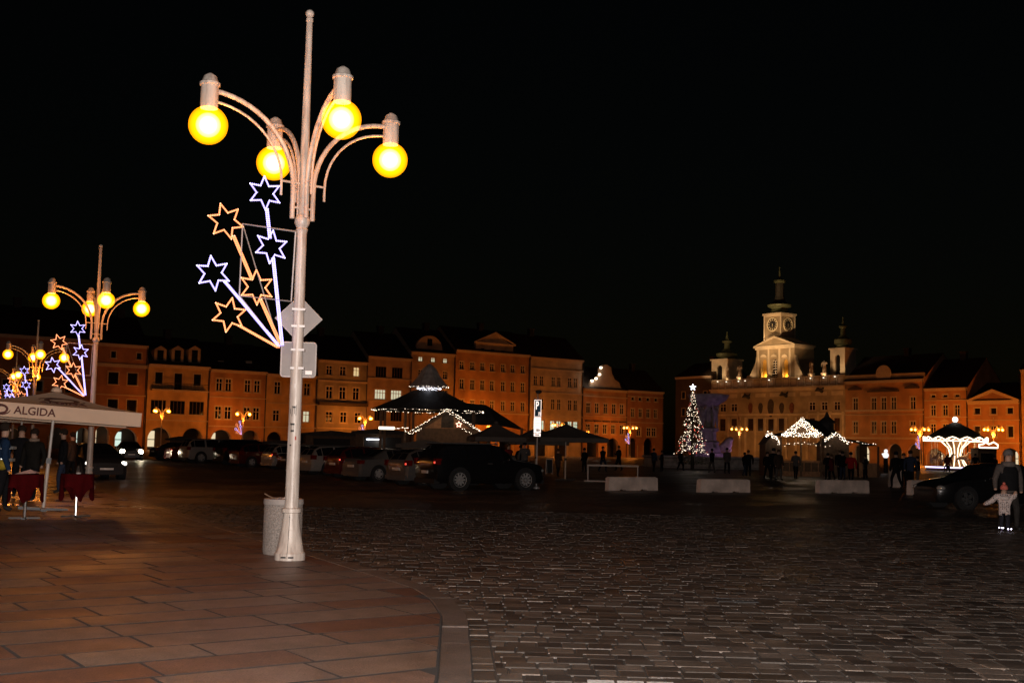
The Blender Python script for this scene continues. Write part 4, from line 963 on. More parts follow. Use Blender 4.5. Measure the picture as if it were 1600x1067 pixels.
# ------------------------------------------------------------------ market
M_shingle = mat('shingle_roof', (.055, .048, .045), .8, var=.4, scale=3, bump=.5, bscale=9)
M_wood = mat('stall_timber', (.14, .085, .05), .8, var=.3, scale=5, bump=.3)
M_wood2 = mat('stall_timber_light', (.42, .22, .11), .8, var=.3, scale=5, bump=.3)
M_canvas = mat('grey_canvas', (.085, .072, .062), .9, var=.15, scale=3)
def string_lights(name, label, paths, step, r_, m=None, jitter=.03, group='strings of fairy lights', cols=None):
    mb = MB(); rr = random.Random(len(label)); c = None
    org = Vector(paths[0][0])
    for pth in paths:
        for a, b in zip(pth[:-1], pth[1:]):
            a = Vector(a); b = Vector(b); n = max(1, int((b - a).length / step))
            for k in range(n): p = a + (b - a) * ((k + rr.random() * .5) / n) - org; mb.bead((p.x + rr.uniform(-jitter, jitter), p.y + rr.uniform(-jitter, jitter), p.z + rr.uniform(-jitter, jitter)), r_ * rr.uniform(.6, 1.25))
    wire = MB()
    for pth in paths: wire.tube([Vector(p) - org for p in pth], .012, 4)
    root = empty(name, org, 0, label, 'string lights', group)
    tag(mb.build('bulbs', m or M_bead, root), kind='stuff'); wire.build('cable', M_black, root)
    return root
# octagonal pavilion with a spire roof
DP = 72
c0 = at(668, 700, DP); zE = at(668, 641, DP).z; zR = at(668, 612, DP).z; zS0 = at(668, 605, DP).z; zS1 = at(668, 568, DP).z
k = DP / F
pv = empty('market_pavilion', (c0.x, c0.y, 0), 0, 'timber market pavilion with broad dark roof and pointed spire cap', 'pavilion', 'Christmas market stalls')
MB().lathe([(2.95, 0), (2.95, 1.05), (3.0, 1.06), (3.0, 1.12)], 8, ph=PI / 8).build('counter', M_wood, pv)
for a in range(8):
    an = PI / 8 + a * PI / 4; MB().box(3.0 * math.cos(an) - .07, 3.0 * math.cos(an) + .07, 3.0 * math.sin(an) - .07, 3.0 * math.sin(an) + .07, .0, zE + .12).build('post', M_wood, pv)
rE = 92 * k
MB().lathe([(rE, zE - .03), (rE, zE), (rE * .55, zE + (zR - zE) * .62), (1.0, zR + .05), (.02, zR + .06)], 8, ph=PI / 8).build('roof', M_shingle, pv)
rS = 32 * k
MB().lathe([(.6, zR - .1), (.62, zS0 + .1)], 8, ph=PI / 8).build('lantern', M_wood, pv)
MB().lathe([(rS, zS0), (rS, zS0 + .05), (rS * .62, zS0 + (zS1 - zS0) * .40), (rS * .33, zS0 + (zS1 - zS0) * .8), (.05, zS1)], 8, ph=PI / 8).build('spire_cap', mat('spire_tiles', (.42, .37, .34), .8, var=.3, scale=4, bump=.4, bscale=10), pv)
ring = [(c0.x + rE * math.cos(PI / 8 + a * PI / 4), c0.y + rE * math.sin(PI / 8 + a * PI / 4), zE - .04) for a in range(9)]
string_lights('string_lights', 'white bulbs along the eaves of the pavilion roof', [ring], .17, .022)
ring = [(c0.x + rS * math.cos(PI / 8 + a * PI / 4), c0.y + rS * math.sin(PI / 8 + a * PI / 4), zS0 + .02) for a in range(9)]
string_lights('string_lights', 'white bulbs round the edge of the spire cap', [ring], .15, .019)
ring = [[(c0.x + rS * t_ * .45 * math.cos(a), c0.y - .1 + rS * t_ * .45 * math.sin(a), zS0 - .02 - (1.5 - t_) * .35) for a in [PI * 2 * q / 10 for q in range(11)]] for t_ in (.3, .6, 1.0, 1.3)]
string_lights('string_lights', 'bluish light net hanging beneath the spire cap', ring, .05, .022, M_beadc)
lamp('pavilion_lamp', (0, -1.0, zE - .2), 10, WARM, pv, .2); lamp('lantern_lamp', (0, -.9, zS0 + .0), 14, (.8, .85, 1), pv, .2)
# gabled booth in front of it with a nativity board
D2 = 66; k2 = D2 / F
ga = at(702, 639, D2); gl = at(645, 670, D2); gr_ = at(742, 668, D2)
hwb = (gr_.x - gl.x) / 2; zg0 = gl.z; zg1 = ga.z
bo = empty('gabled_booth', ((gl.x + gr_.x) / 2 + .2, ga.y, 0), 0, 'wooden booth with light-edged gable and arched niche under the pavilion', 'booth', 'Christmas market stalls')
MB().prism([(-hwb, 0), (hwb, 0), (hwb, zg0), (0, zg1 - .06), (-hwb, zg0)], 0, 3.2).build('wall', M_wood, bo)
MB().prism([(-hwb * .75, zg0 + .06), (hwb * .75, zg0 + .06), (0, zg1 - .25)], -.04, -.003).build('gable_board', M_wood2, bo)
MB().prism([(-.35, zg0 + .1), (.35, zg0 + .1)] + [(.35 * math.cos(a), zg0 + .55 + .4 * math.sin(a)) for a in [PI * q / 8 for q in range(9)]], -.06, -.042).build('niche', M_fres2, bo)
MB().add([(-hwb - .25, -.35, zg0 - .1), (0, -.35, zg1), (0, 3.4, zg1), (-hwb - .25, 3.4, zg0 - .1), (hwb + .25, -.35, zg0 - .1), (hwb + .25, 3.4, zg0 - .1)], [(0, 1, 2, 3), (1, 4, 5, 2)]).build('roof', M_shingle, bo)
lamp('booth_lamp', (0, -1.4, zg0 + .1), 7, WARM, bo, .1)
bx0, by0 = bo.location.x, bo.location.y
string_lights('string_lights', 'fairy lights following the gable of the wooden booth', [[(bx0 - hwb - .3, by0 - .4, zg0 - .15), (bx0, by0 - .4, zg1), (bx0 + hwb + .3, by0 - .4, zg0 - .15)], [(bx0 - .2, by0 - .4, zg1 - .05), (bx0 + hwb + .1, by0 - .4, zg0 - .05)]], .085, .024)
p1 = at(655, 668, 64); p2 = at(700, 690, 64)
string_lights('string_lights', 'sagging white bulbs left below the booth gable', [[at(592, 668, 64), at(615, 669, 64), at(640, 668, 64)], [at(632, 672, 64), at(640, 678, 64), at(660, 669, 64)]], .055, .022)
string_lights('string_lights', 'short run of bulbs slanting down beside the lit star', [[at(722, 669, 64), at(735, 677, 64), at(741, 684, 64)]], .09, .022)
ps = at(717, 663, 64)
sr_ = empty('star_lantern', ps, 0, 'small five-pointed red and white lit star on the booth', 'star')
MB().tube([(x, 0, z) for x, z in star_pts(5, .17, .075)], .022, 6, True).build('star_tube', glow('star_lantern', (1, .42, .3), 5), sr_)
MB().tube([(0, 0, .16), (0, .02, .5)], .008, 5).build('hanger', M_black, sr_)
# long shed roof right of the pavilion
D3 = 76
a = at(708, 628, D3); b = at(822, 672, D3)
sh = empty('market_shed', (a.x, a.y, 0), 0, 'long dark-roofed market shed sloping down to the right of the pavilion', 'shed', 'Christmas market stalls')
L_ = b.x - a.x; zb3 = b.z
MB().add([(0, -2.4, zb3 + .35), (L_ * .62, -2.4, zb3 + .3), (L_, -2.4, zb3), (0, 0, a.z), (L_ * .45, 0, a.z - .15), (L_, 2, zb3), (0, 2.4, zb3 + .35), (L_ * .62, 2.4, zb3 + .3)], [(0, 1, 4, 3), (1, 2, 5, 4), (3, 4, 7, 6), (4, 5, 7)]).build('roof', M_shingle, sh)
for x in (.2, L_ * .5, L_ - .3): MB().box(x - .08, x + .08, -2.2, -2.05, 0, zb3 + .1).build('post', M_wood, sh)
MB().box(.1, L_ - .4, -1.9, -1.8, 0, 1.1).build('counter', M_wood, sh)
# right-hand stall with thick garlands of light
D4 = 82
g0 = at(1218, 681, D4); g1 = at(1285, 682, D4); g2 = at(1252, 653, D4); xm = (g0.x + g1.x) / 2; hh = (g1.x - g0.x) / 2
st = empty('garland_stall', (xm, g2.y, 0), 0, 'long market stall whose gable is thick with fairy lights', 'stall', 'Christmas market stalls')
e1 = at(1340, 690, D4 + 3).x - xm; e2 = at(1372, 693, D4 + 3).x - xm
MB().add([(-hh, -.3, g0.z), (0, -.3, g2.z), (hh, -.3, g1.z), (at(1292, 655, D4 + 5).x - xm, 5.5, g2.z - .1), (e1, 5.8, g1.z - .15), (-hh, 5.5, g0.z)], [(1, 2, 4, 3), (0, 1, 3, 5)]).add([(hh, -.3, g1.z), (e1, 2.5, g1.z - .2), (e2, 2.8, g1.z - .55), (e2, 5.8, g1.z - .55), (e1, 5.8, g1.z - .15)], [(0, 1, 4), (1, 2, 3, 4)]).build('roof', M_shingle, st)
MB().box(-hh + .1, hh - .1, .05, .2, 0, 1.1).box(hh + .02, e2 - .2, 2.6, 2.7, 0, 1.0).build('counter', M_wood2, st)
for x in (-hh + .1, 0, hh - .1): MB().box(x - .06, x + .06, -.02, .04, 0, g0.z - .02).build('post', M_wood, st)
for x in (e1 - .1, e2 - .1): MB().box(x - .06, x + .06, 2.6, 2.72, 0, g1.z - .6).build('post', M_wood, st)
MB().prism([(-hh + .15, g0.z - .02), (hh - .15, g0.z - .02), (0, g2.z - .2)], .02, .08).build('gable_board', M_wood, st)
cap = at(1292, 645, D4 + 4); MB().lathe([(.75, 0), (.72, .05), (.2, .45), (.1, .7), (.01, .85)], 8, (cap.x - xm, 4, cap.z - .75)).lathe([(.5, -.55), (.5, -.002)], 8, (cap.x - xm, 4, cap.z - .75)).build('turret_cap', M_shingle, st)
X0, Y0 = xm, g2.y - .36
tri = []
for off in (0, .12, .24, .36, .46):
    tri.append([(X0 - hh + off * 1.6, Y0, g0.z + .02), (X0, Y0, g2.z - off), (X0 + hh - off * 1.6, Y0, g1.z + .02)])
for off in (0, .1, .2): tri.append([(X0 - hh + .2, Y0, g0.z + off), (X0 + hh - .2, Y0, g1.z + off)])
string_lights('string_lights', 'dense triangle of fairy lights on the right stall gable', tri, .09, .022, M_garl, jitter=.06)
sw = []
for off in (0, .12, .24):
    sw.append([at(1196, 683 - off * 20, D4), at(1202, 679 - off * 20, D4), at(1212, 685 - off * 16, D4), at(1219, 694 - off * 18, D4)])
string_lights('string_lights', 'garland of lights on the little gable left of the stall', sw, .09, .022, M_garl, jitter=.07)
sw = []
for off in (0, .12, .24):
    sw.append([at(1288, 690 - off * 14, D4), at(1304, 679 - off * 14, D4), at(1326, 694 - off * 16, D4)])
string_lights('string_lights', 'second peaked garland of lights right of the stall gable', sw, .09, .022, M_garl, jitter=.07)
string_lights('string_lights', 'dripping bulbs along the lower eave of the right stall', [[at(1326, 690, D4), at(1350, 692, D4), at(1372, 694, D4)], [at(1215, 696, D4), at(1260, 692, D4), at(1300, 697, D4)]], .2, .026, jitter=.09)
lamp('stall_lamp', (0, -.8, g0.z + .1), 10, WARM, st, .3); lamp('stall_lamp', (hh + 2, 1.8, 2.0), 6, WARM, st, .3)
for i in range(7): MB().box(-hh + .25 + i * .5, -hh + .65 + i * .5, -.06, .04, .35, .95).build('panel', M_wood, st)
# little side gables that carry the garlands
for nm, lb, xa_, xb_, yt, yb_ in (('small_booth', 'small dark booth left of the garland stall', 1194, 1221, 677, 692), ('small_booth', 'small dark booth with peaked front right of the garland gable', 1284, 1330, 677, 693)):
    p = at(xa_, yb_, D4 + .4); q = at(xb_, yb_, D4 + .4); t_ = at((xa_ + xb_) / 2, yt, D4 + .4)
    o = empty(nm, ((p.x + q.x) / 2, p.y, 0), 0, lb, 'booth', 'Christmas market stalls'); w = (q.x - p.x) / 2
    MB().prism([(-w * .85, 0), (w * .85, 0), (w * .85, p.z - .05), (0, t_.z - .06), (-w * .85, p.z - .05)], 0, 2).build('wall', M_wood, o)
    MB().add([(-w, -.12, p.z - .1), (0, -.12, t_.z), (0, 2.1, t_.z), (-w, 2.1, p.z - .1), (w, -.12, q.z - .1), (w, 2.1, q.z - .1)], [(0, 1, 2, 3), (1, 4, 5, 2)]).build('roof', M_shingle, o)
# row of closed dark kiosks along the far side of the car park
for i, (xa_, xb_, yt, D, lb) in enumerate(((398, 470, 689, 104, 'dark flat-roofed kiosk behind the lamp post and white cars'), (478, 560, 674, 98, 'wide dark kiosk with low pitched roof behind the white estate car'), (556, 640, 671, 90, 'dark kiosk with lit counter slit beside the pavilion'), (628, 700, 690, 60, 'kiosk with pale fascia just behind the parked cars'), (265, 300, 683, 118, 'dark kiosk in front of the balcony house arcade'), (330, 398, 688, 112, 'dark kiosk in front of the orange house arcade'))):
    p = at(xa_, yt, D); q = at(xb_, yt, D); w = q.x - p.x; z_ = p.z
    o = empty('kiosk', (p.x, p.y, 0), 0, lb, 'kiosk', 'closed kiosks')
    wl = MB(); wall_holes(wl, 0, w, 0, z_ - .25, [(w * .15, w * .85, 1.05, z_ - .55)]); wl.add([(0, 0, 0), (0, 2.4, 0), (0, 2.4, z_ - .25), (0, 0, z_ - .25), (w, 0, 0), (w, 2.4, 0), (w, 2.4, z_ - .25), (w, 0, z_ - .25)], [(0, 1, 2, 3), (4, 7, 6, 5), (1, 5, 6, 2)]); wl.build('wall', M_wood, o)
    MB().prism([(-.25, z_ - .3), (w + .25, z_ - .3), (w + .25, z_ - .12), (w * .5, z_ + .12), (-.25, z_ - .12)], -.7, 2.6).build('roof', M_shingle if i != 3 else M_canvas, o)
    MB().box(w * .15, w * .85, .29, .35, 1.05, z_ - .55).build('shutter', M_black, o); MB().box(w * .1, w * .9, -.25, -.003, .98, 1.04).build('counter', M_wood, o)
    if i in (2, 3):
        MB().box(w * .2, w * .45, .1, .16, z_ - .75, z_ - .68).build('strip_light', M_beadc, o); lamp('kiosk_lamp', (w * .4, .0, z_ - .8), 8, (1, .9, .75), o, .1)
# lit sign strip on the roofs left of the booth
p = at(592, 668, 68); q = at(616, 669, 68)
o = empty('light_strip', (p.x, p.y, p.z), 0, 'glowing white strip above the kiosks left of the booth', 'light strip'); MB().box(0, q.x - p.x, -.05, .05, -.09, .06).build('tube', M_bead, o); MB().box(.1, .16, 0, .04, -p.z + 2.6, -.1).build('bracket', M_black, o)
# floodlight on a mast
p = at(708, 624, 75)
o = empty('floodlight_mast', (p.x, p.y, 0), 0, 'black floodlight on a mast above the pavilion roof', 'floodlight')
MB().tube([(0, 0, 0), (0, 0, p.z - .15)], .05, 8).build('mast', M_dark, o); h_ = MB().box(-.2, .2, -.16, .16, p.z - .17, p.z + .13).build('housing', M_black, o); MB().box(.02, .18, -.2, -.163, p.z - .1, p.z + .08).build('lens', mat('flood_glass', (.5, .5, .52), .2), h_)

# ------------------------------------------------------------------ carousel
DC = 132
cc = at(1493, 700, DC); kc = DC / F; zV = at(1493, 686, DC).z; zA_ = at(1493, 656, DC).z; rC = 45 * kc
ca = empty('carousel', (cc.x, cc.y, 0), 0, 'round carousel with white-lit scalloped canopy and dark cone roof', 'carousel')
M_cl = glow('carousel_bulbs', (1.0, .80, .52), 3.2); M_cl2 = glow('carousel_white', (1.0, .9, .8), 4)
MB().lathe([(rC * .98, .0), (rC * .98, .45), (.01, .46)], 28).build('platform', M_wood, ca)
MB().lathe([(rC + .02, .28), (rC + .02, .42)], 28, cap=False).build('platform_lights', glow('carousel_violet', (.72, .62, 1.0), 3), ca)
MB().lathe([(rC * 1.0, zV + .1), (rC * .55, zV + (zA_ - zV) * .5), (.25, zA_ - .25), (.02, zA_ - .2)], 28).build('roof', mat('carousel_roof', (.07, .06, .05), .8, var=.3), ca, 30)
vl = MB()
pv_ = []
for k in range(57):
    a = 2 * PI * k / 56; zz = zV + (.22 if k % 4 == 2 else (.1 if k % 2 else -.12)); pv_.append((rC * 1.05 * math.cos(a), rC * 1.05 * math.sin(a), zz))
vl.tube(pv_, .06, 6); vl.tube([(rC * 1.06 * math.cos(2 * PI * k / 40), rC * 1.06 * math.sin(2 * PI * k / 40), zV - .22) for k in range(41)], .045, 6); vl.build('canopy_lights', M_cl, ca)
MB().sphere((0, 0, zA_ + .05), .30).build('top_globe', M_cl2, ca, 60)
MB().lathe([(1.2, .46), (.75, 1.2), (.55, 1.7), (.75, 2.5), (1.5, zV - .25)], 12).build('centre_column', M_wood2, ca)
ce = MB()
for k in range(12):
    a = 2 * PI * k / 12; ce.tube([(r_ * math.cos(a), r_ * math.sin(a), z) for r_, z in ((1.22, .5), (.78, 1.2), (.58, 1.7), (.78, 2.5), (1.52, zV - .28))], .05, 5)
ce.build('column_lights', M_cl, ca)
hs = skin_mesh('carousel_horse', {'a': (0, -.45, 1.15, .2), 'b': (0, .35, 1.15, .22), 'c': (0, .62, 1.5, .13), 'd': (0, .75, 1.75, .12), 'e': (0, 1.0, 1.6, .08), 'f': (.1, .5, .8, .07), 'g': (.1, .6, .6, .05), 'h': (-.1, .5, .8, .07), 'i': (-.1, .6, .6, .05), 'j': (.1, -.55, .8, .08), 'k': (.1, -.7, .58, .05), 'l': (-.1, -.55, .8, .08), 'm': (-.1, -.7, .58, .05)},
               [('a', 'b'), ('b', 'c'), ('c', 'd'), ('d', 'e'), ('b', 'f'), ('f', 'g'), ('b', 'h'), ('h', 'i'), ('a', 'j'), ('j', 'k'), ('a', 'l'), ('l', 'm')]); hs.materials.append(mat('horse_paint', (.5, .28, .16), .4, var=.5, scale=3))
pl_ = MB().tube([(0, 0, .46), (0, 0, zV)], .03, 6).mesh('horse_pole', M_gold)
for k in range(10):
    a = 2 * PI * k / 10 + .2; o = put(hs, 'horse', ca, (rC * .78 * math.cos(a), rC * .78 * math.sin(a), .1 + .2 * (k % 2)), a); put(pl_, 'horse_pole', ca, (rC * .78 * math.cos(a), rC * .78 * math.sin(a), 0))
lamp('carousel_lamp', (0, -2.6, 2.9), 60, (1, .72, .4), ca, .4); lamp('carousel_lamp', (1.6, -3.6, 2.6), 50, (1, .72, .4), ca, .4)
# ticket booth with a lit zigzag sign
p = at(1528, 696, 126); q = at(1557, 696, 126); w = q.x - p.x
tb = empty('ticket_booth', (p.x, p.y, 0), 0, 'ticket booth with white-lit zigzag sign right of the carousel', 'booth')
MB().box(0, w, 0, 2, 0, p.z - .35).build('wall', M_wood, tb); MB().box(-.1, w + .1, -.3, 2.1, p.z - .35, p.z - .25).build('roof', M_shingle, tb); MB().box(w * .15, w * .85, -.02, -.003, 1.0, 2.0).build('pane', M_glass, tb)
MB().tube([(0, -.35, p.z - .2), (0, -.35, p.z + .12), (w * .2, -.35, p.z + .16), (w * .35, -.35, p.z + .36), (w * .52, -.35, p.z + .16), (w * .78, -.35, p.z + .4), (w, -.35, p.z + .12), (w, -.35, p.z - .2), (0, -.35, p.z - .2)], .085, 6).build('sign_lights', M_cl, tb)
# light-up snowman
p = at(1384, 722, 104)
o = empty('snowman_lantern', (p.x, p.y, 0), 0, 'small glowing white snowman figure left of the carousel', 'lantern')
b_ = at(1384, 709, 104).z; M_sn = glow('snowman_shell', (1, .97, .95), 1.1)
MB().sphere((0, 0, b_ - .12), .27).build('body', M_sn, o, 60); MB().sphere((.02, 0, b_ + .25), .17).build('head', M_sn, o, 60); MB().lathe([(.2, 0), (.2, b_ - .36)], 8).build('stand', M_black, o); MB().sphere((-.27, 0, b_ - .02), .08).build('arm', M_sn, o, 60)
# ------------------------------------------------------------------ four-globe street lamps
RA = 1.40; ZG = 5.70; RG = .255
LM = {}
def lamp_meshes():
    LM['base'] = MB().lathe([(.205, 0), (.205, .09), (.185, .11), (.155, .26), (.12, .46), (.105, .62), (.13, .63), (.13, .68), (.10, .69)], 24).mesh('base', M_white, 35)
    LM['pole'] = MB().lathe([(.093, .62), (.088, 1.5), (.068, 4.42), (.075, 4.46), (.085, 4.48), (.068, 4.50), (.085, 4.53), (.105, 4.57), (.105, 4.62), (.085, 4.67), (.06, 4.69), (.055, 4.8)], 20).mesh('pole', M_white, 35)
    LM['shaft'] = MB().lathe([(.062, 4.7), (.06, 5.6), (.05, 6.6), (.042, 7.42), (.05, 7.43), (.05, 7.47), (.035, 7.48)], 16).mesh('shaft', M_white, 35)
    LM['finial'] = MB().sphere((0, 0, 7.54), .06, 14, 10).mesh('finial', M_white, 60)
    zt = ZG + RG + .22
    big = [(.155, 0, 4.62), (.155, 0, 5.0)] + [(.155 + (RA - .20) * (1 - math.cos(t_)), 0, 5.05 + (zt - 5.05) * math.sin(t_)) for t_ in [PI / 2 * k / 14 for k in range(1, 15)]] + [(RA - .0, 0, zt)]
    thin = [(.33, 0, 4.92), (.33, 0, 5.08)] + [(.33 + (RA - .36) * (1 - math.cos(t_)), 0, 5.1 + (zt - .14 - 5.1) * math.sin(t_)) for t_ in [PI / 2 * k / 12 for k in range(1, 13)]] + [(RA, 0, zt - .14)]
    LM['arm'] = MB().tube(big, .034, 10).mesh('arm', M_white, 50)
    LM['arm_rail'] = MB().tube(thin, .018, 8).tube([(.06, 0, 5.12), (.33, 0, 5.12)], .016, 6).tube([(.06, 0, 4.78), (.155, 0, 4.78)], .016, 6).mesh('arm_rail', M_white, 50)
    z0 = ZG + RG - .03
    LM['lamp_head'] = MB().lathe([(.11, z0), (.115, z0 + .02), (.115, z0 + .30), (.135, z0 + .31), (.135, z0 + .34), (.11, z0 + .36), (.085, z0 + .43), (.03, z0 + .47)], 20, (RA, 0, 0)).mesh('lamp_head', M_white, 35)
    LM['globe'] = MB().sphere((RA, 0, ZG), RG, 28, 18).mesh('globe', M_globe, 80)
    LM['bulb'] = MB().sphere((RA, 0, ZG + .0), RG * .32, 20, 12).mesh('bulb', M_bulb, 80)
    LM['inner_glow'] = MB().sphere((RA, 0, ZG + .0), RG * .47, 20, 12).mesh('inner_glow', M_bulb2, 80)
    LM['outer_glow'] = MB().sphere((RA, 0, ZG + .0), RG * .64, 20, 12).mesh('outer_glow', M_bulb3, 80)
    LM['halo'] = MB().sphere((RA, 0, ZG + .0), RG * .93, 24, 16).mesh('halo', M_bulbs, 80)
lamp_meshes()
ARMS = [R(216), R(299), R(39), R(119)]
def street_lamp(loc, label, power, each=False, rz=0.0, scale=1.0, color=None):
    r_ = empty('street_lamp', loc, rz, label, 'street lamp', 'four-globe street lamps'); r_.scale = (scale,) * 3
    for n in ('base', 'pole', 'shaft', 'finial'): put(LM[n], n, r_)
    for a in ARMS:
        for n in ('arm', 'arm_rail'): put(LM[n], n, r_, None, a)
        hd = put(LM['lamp_head'], 'lamp_head', r_, None, a); put(LM['globe'], 'globe', hd); [put(LM[n_], n_, hd) for n_ in ('bulb', 'inner_glow', 'outer_glow', 'halo')]
        if each: lamp('globe_light', (RA * math.cos(a), RA * math.sin(a), ZG), power / 4, SODIUM_NEAR, r_, .16)
    if not each: lamp('globe_light', (0, -.0, ZG - .9), power, color or SODIUM_NEAR, r_, .3)
    return r_
E2 = Vector((-.8, -.6, 0))
L1 = ground(452.5, 874, PZ)
# star decoration of light rope, its shape taken once and reused on every lamp of the street
def rope(mb_b, mb_t, pts, step=.026, rb=.0125, rt_=.011):
    for a, b in zip(pts[:-1], pts[1:]):
        a = Vector(a); b = Vector(b); n = max(1, int((b - a).length / step))
        for k in range(n): mb_b.bead(a + (b - a) * (k / n), rb)
        mb_t.tube([a, b], rt_, 5)
def deco_local(px, py):
    p = on_plane(px, py, (L1.x, L1.y), (.8, .6)) - Vector((L1.x, L1.y, PZ)); return p.x * E2.x + p.y * E2.y, p.z
DECO = []
def deco_meshes():
    fr = []
    P = lambda x, y: (lambda q: (q[0], 0, q[1]))(deco_local(x, y))
    m = MB(); c = [P(462, 362), P(379, 350), P(374, 462), P(455, 471)]
    m.tube(c + [c[0]], .013, 6); m.tube([P(379, 350), P(437, 541)], .008, 5); m.tube([P(374, 462), P(437, 541)], .008, 5)
    DECO.append(('frame', m.mesh('frame', M_galv), []))
    # a star, its tilt, and the rod that starts at one of its points
    stars = [('w', 414, 302, 26, 94), ('o', 353, 346, 28, 110), ('w', 424, 386, 26, 86), ('w', 333, 427, 27, 100), ('o', 401, 449, 27, 93), ('o', 358, 492, 27, 82)]
    rods = [('w', (417, 327), (422, 373)), ('o', (365, 369), (394, 437)), ('w', (427, 404), (441, 540)), ('w', (352, 441), (436, 541)), ('o', (407, 468), (438, 537)), ('o', (374, 509), (435, 543))]
    for (c_, x, y, r_, ph) in stars:
        b = MB(); t_ = MB(); pts = []
        cx, cz = deco_local(x, y); k = abs(deco_local(x + 10, y)[0] - cx) / 10; kz = abs(deco_local(x, y + 10)[1] - cz) / 10
        for q in range(12):
            a = R(ph) + PI * q / 6; rr = r_ if q % 2 == 0 else r_ * .5; pts.append((cx - rr * math.cos(a) * k, 0, cz + rr * math.sin(a) * kz))
        rope(b, t_, pts + [pts[0]])
        DECO.append(('star', b.mesh('star', M_ledw if c_ == 'w' else M_ledo), [('rope', t_.mesh('rope', M_ropew if c_ == 'w' else M_ropeo))]))
    for (c_, p0, p1) in rods:
        b = MB(); t_ = MB()
        for off in (-1, 1): rope(b, t_, [P(p0[0] + off * 1.5, p0[1]), P(p1[0] + off * 1.5, p1[1])])
        DECO.append(('rod', b.mesh('rod', M_ledw if c_ == 'w' else M_ledo), [('rope', t_.mesh('rope', M_ropew if c_ == 'w' else M_ropeo))]))
deco_meshes()
def decoration(loc, label, scale=1.0, fat=False, glow_=0):
    r_ = empty('star_decoration', loc, math.atan2(E2.y, E2.x), label, 'light decoration', 'star light decorations on the lamps'); r_.scale = (scale,) * 3
    for n, me, subs in DECO:
        o = put(me, n, r_)
        for sn, sm in subs: put(sm, sn, o)
    if glow_: lamp('star_glow', (.9, .25, 3.4), glow_, (.85, .75, 1.0), r_, .5)
    return r_
street_lamp(L1, 'tall white street lamp with four orange globes standing beside the concrete bin', 240, True)
decoration(L1, 'light-rope stars in white and amber on the tall lamp beside the bin', glow_=6)
L2 = at(140, 720, 36.4); L2.z = PZ; L3 = at(48, 720, 60.5); L3.z = PZ; L4 = at(17, 720, 81); L4.z = PZ; L5 = at(-22, 720, 103); L5.z = PZ
street_lamp(L2, 'second street lamp with four globes rising behind the white parasol', 420, True); decoration(L2, 'light-rope stars on the second lamp above the parasol corner', glow_=6)
street_lamp(L3, 'third street lamp down the street, globes just above the parasol', 420); decoration(L3, 'light-rope stars on the third lamp over the parasol')
street_lamp(L4, 'fourth street lamp, smallest of the row at the left edge', 420); decoration(L4, 'light-rope stars on the fourth lamp at the left edge')
# the street's other row of lamps, level with these but outside the picture on the left
street_lamp(Vector((-10.2, 15.0, PZ)), 'street lamp on the left of the pavement outside the picture', 110, color=(1.0, .22, .015))
# lamps in front of the house rows
for (side, px, out, pw, lb) in (('L', 378, 6, 1300, 'far street lamp in front of the orange house with paired windows'), ('L', 569, 6, 1900, 'far street lamp in front of the grey three-storey house'), ('L', 762, 6, 3600, 'far street lamp hidden by the market shed before the seven-bay palace'),
                             ('L', 872, 6, 1100, 'far street lamp in front of the tall front with lit shop windows'), ('L', 984, 6, 1200, 'far street lamp in front of the low house by the corner'), ('L', 250, 7, 1000, 'far street lamp behind parked cars before the ochre balcony house'),
                             ('R', 1155, 8, 750, 'far street lamp before the town hall doors'), ('R', 1265, 8, 900, 'far street lamp hidden behind the garland stall'), ('R', 1440, 7, 2600, 'far street lamp between palace annexe and carousel'), ('R', 1560, 7, 2800, 'far street lamp before the pediment house behind the black car')):
    s_, z_ = sz(side, px, 690); p = spt(side, s_, out); tint = (1.0, .40, .10) if px in (1155, 1265) else SODIUM
    # slide along the row so that it stays on its pixel column
    for _ in range(4):
        d = p - CAM; u_ = d.dot(CR) / d.dot(CW) * F + 800; s_ += (px - u_) * .1 / max(.3, abs(SIDES[side][0])); p = spt(side, s_, out)
    street_lamp(p, lb, pw, False, .4 if side == 'L' else 1.1, .98, color=tint)
    if px in (378, 569, 984, 1440): decoration(p, 'tiny star lights on the ' + lb.replace('far street lamp ', 'lamp '), .9)

# ------------------------------------------------------------------ signs on the near lamp post, bin
SD = Vector((-.6, .8, 0)); syw = R(35)
M_back = mat('sign_back', (.16, .143, .135), .5, .3, var=.12, scale=5); M_rim = mat('sign_rim', (.6, .56, .53), .45, .2)
zd = at(460, 497, L1.y).z; zr = at(455, 561, L1.y).z
sg = empty('diamond_sign', (L1.x, L1.y, zd), R(8), 'back of a square road sign set on its corner on the lamp post', 'road sign')
s = .315
MB().prism([(-s, 0), (0, -s), (s, 0), (0, s)], .082, .086).build('plate', M_back, sg)
MB().tube([(-s, .084, 0), (0, .084, -s), (s, .084, 0), (0, .084, s)], .010, 6, True).build('rim', M_rim, sg)
MB().box(-.09, .09, -.075, .081, .10, .13).build('clamp', M_galv, sg); MB().box(-.09, .09, -.075, .081, -.13, -.10).build('clamp', M_galv, sg)
sg = empty('rectangular_sign', (L1.x + .01, L1.y, zr), R(4), 'back of a rounded rectangular road sign below the star lights', 'road sign')
w, h = .235, .235
def rrect(w, h, r_, n=4):
    out = []
    for cx, cz, a0 in ((w - r_, h - r_, 0), (-w + r_, h - r_, PI / 2), (-w + r_, -h + r_, PI), (w - r_, -h + r_, 1.5 * PI)):
        out += [(cx + r_ * math.cos(a0 + PI / 2 * k / n), cz + r_ * math.sin(a0 + PI / 2 * k / n)) for k in range(n + 1)]
    return out
MB().prism(rrect(w, h, .04), .086, .090).build('plate', M_back, sg); MB().tube([(x, .088, z) for x, z in rrect(w, h, .04)], .010, 6, True).build('rim', M_rim, sg)
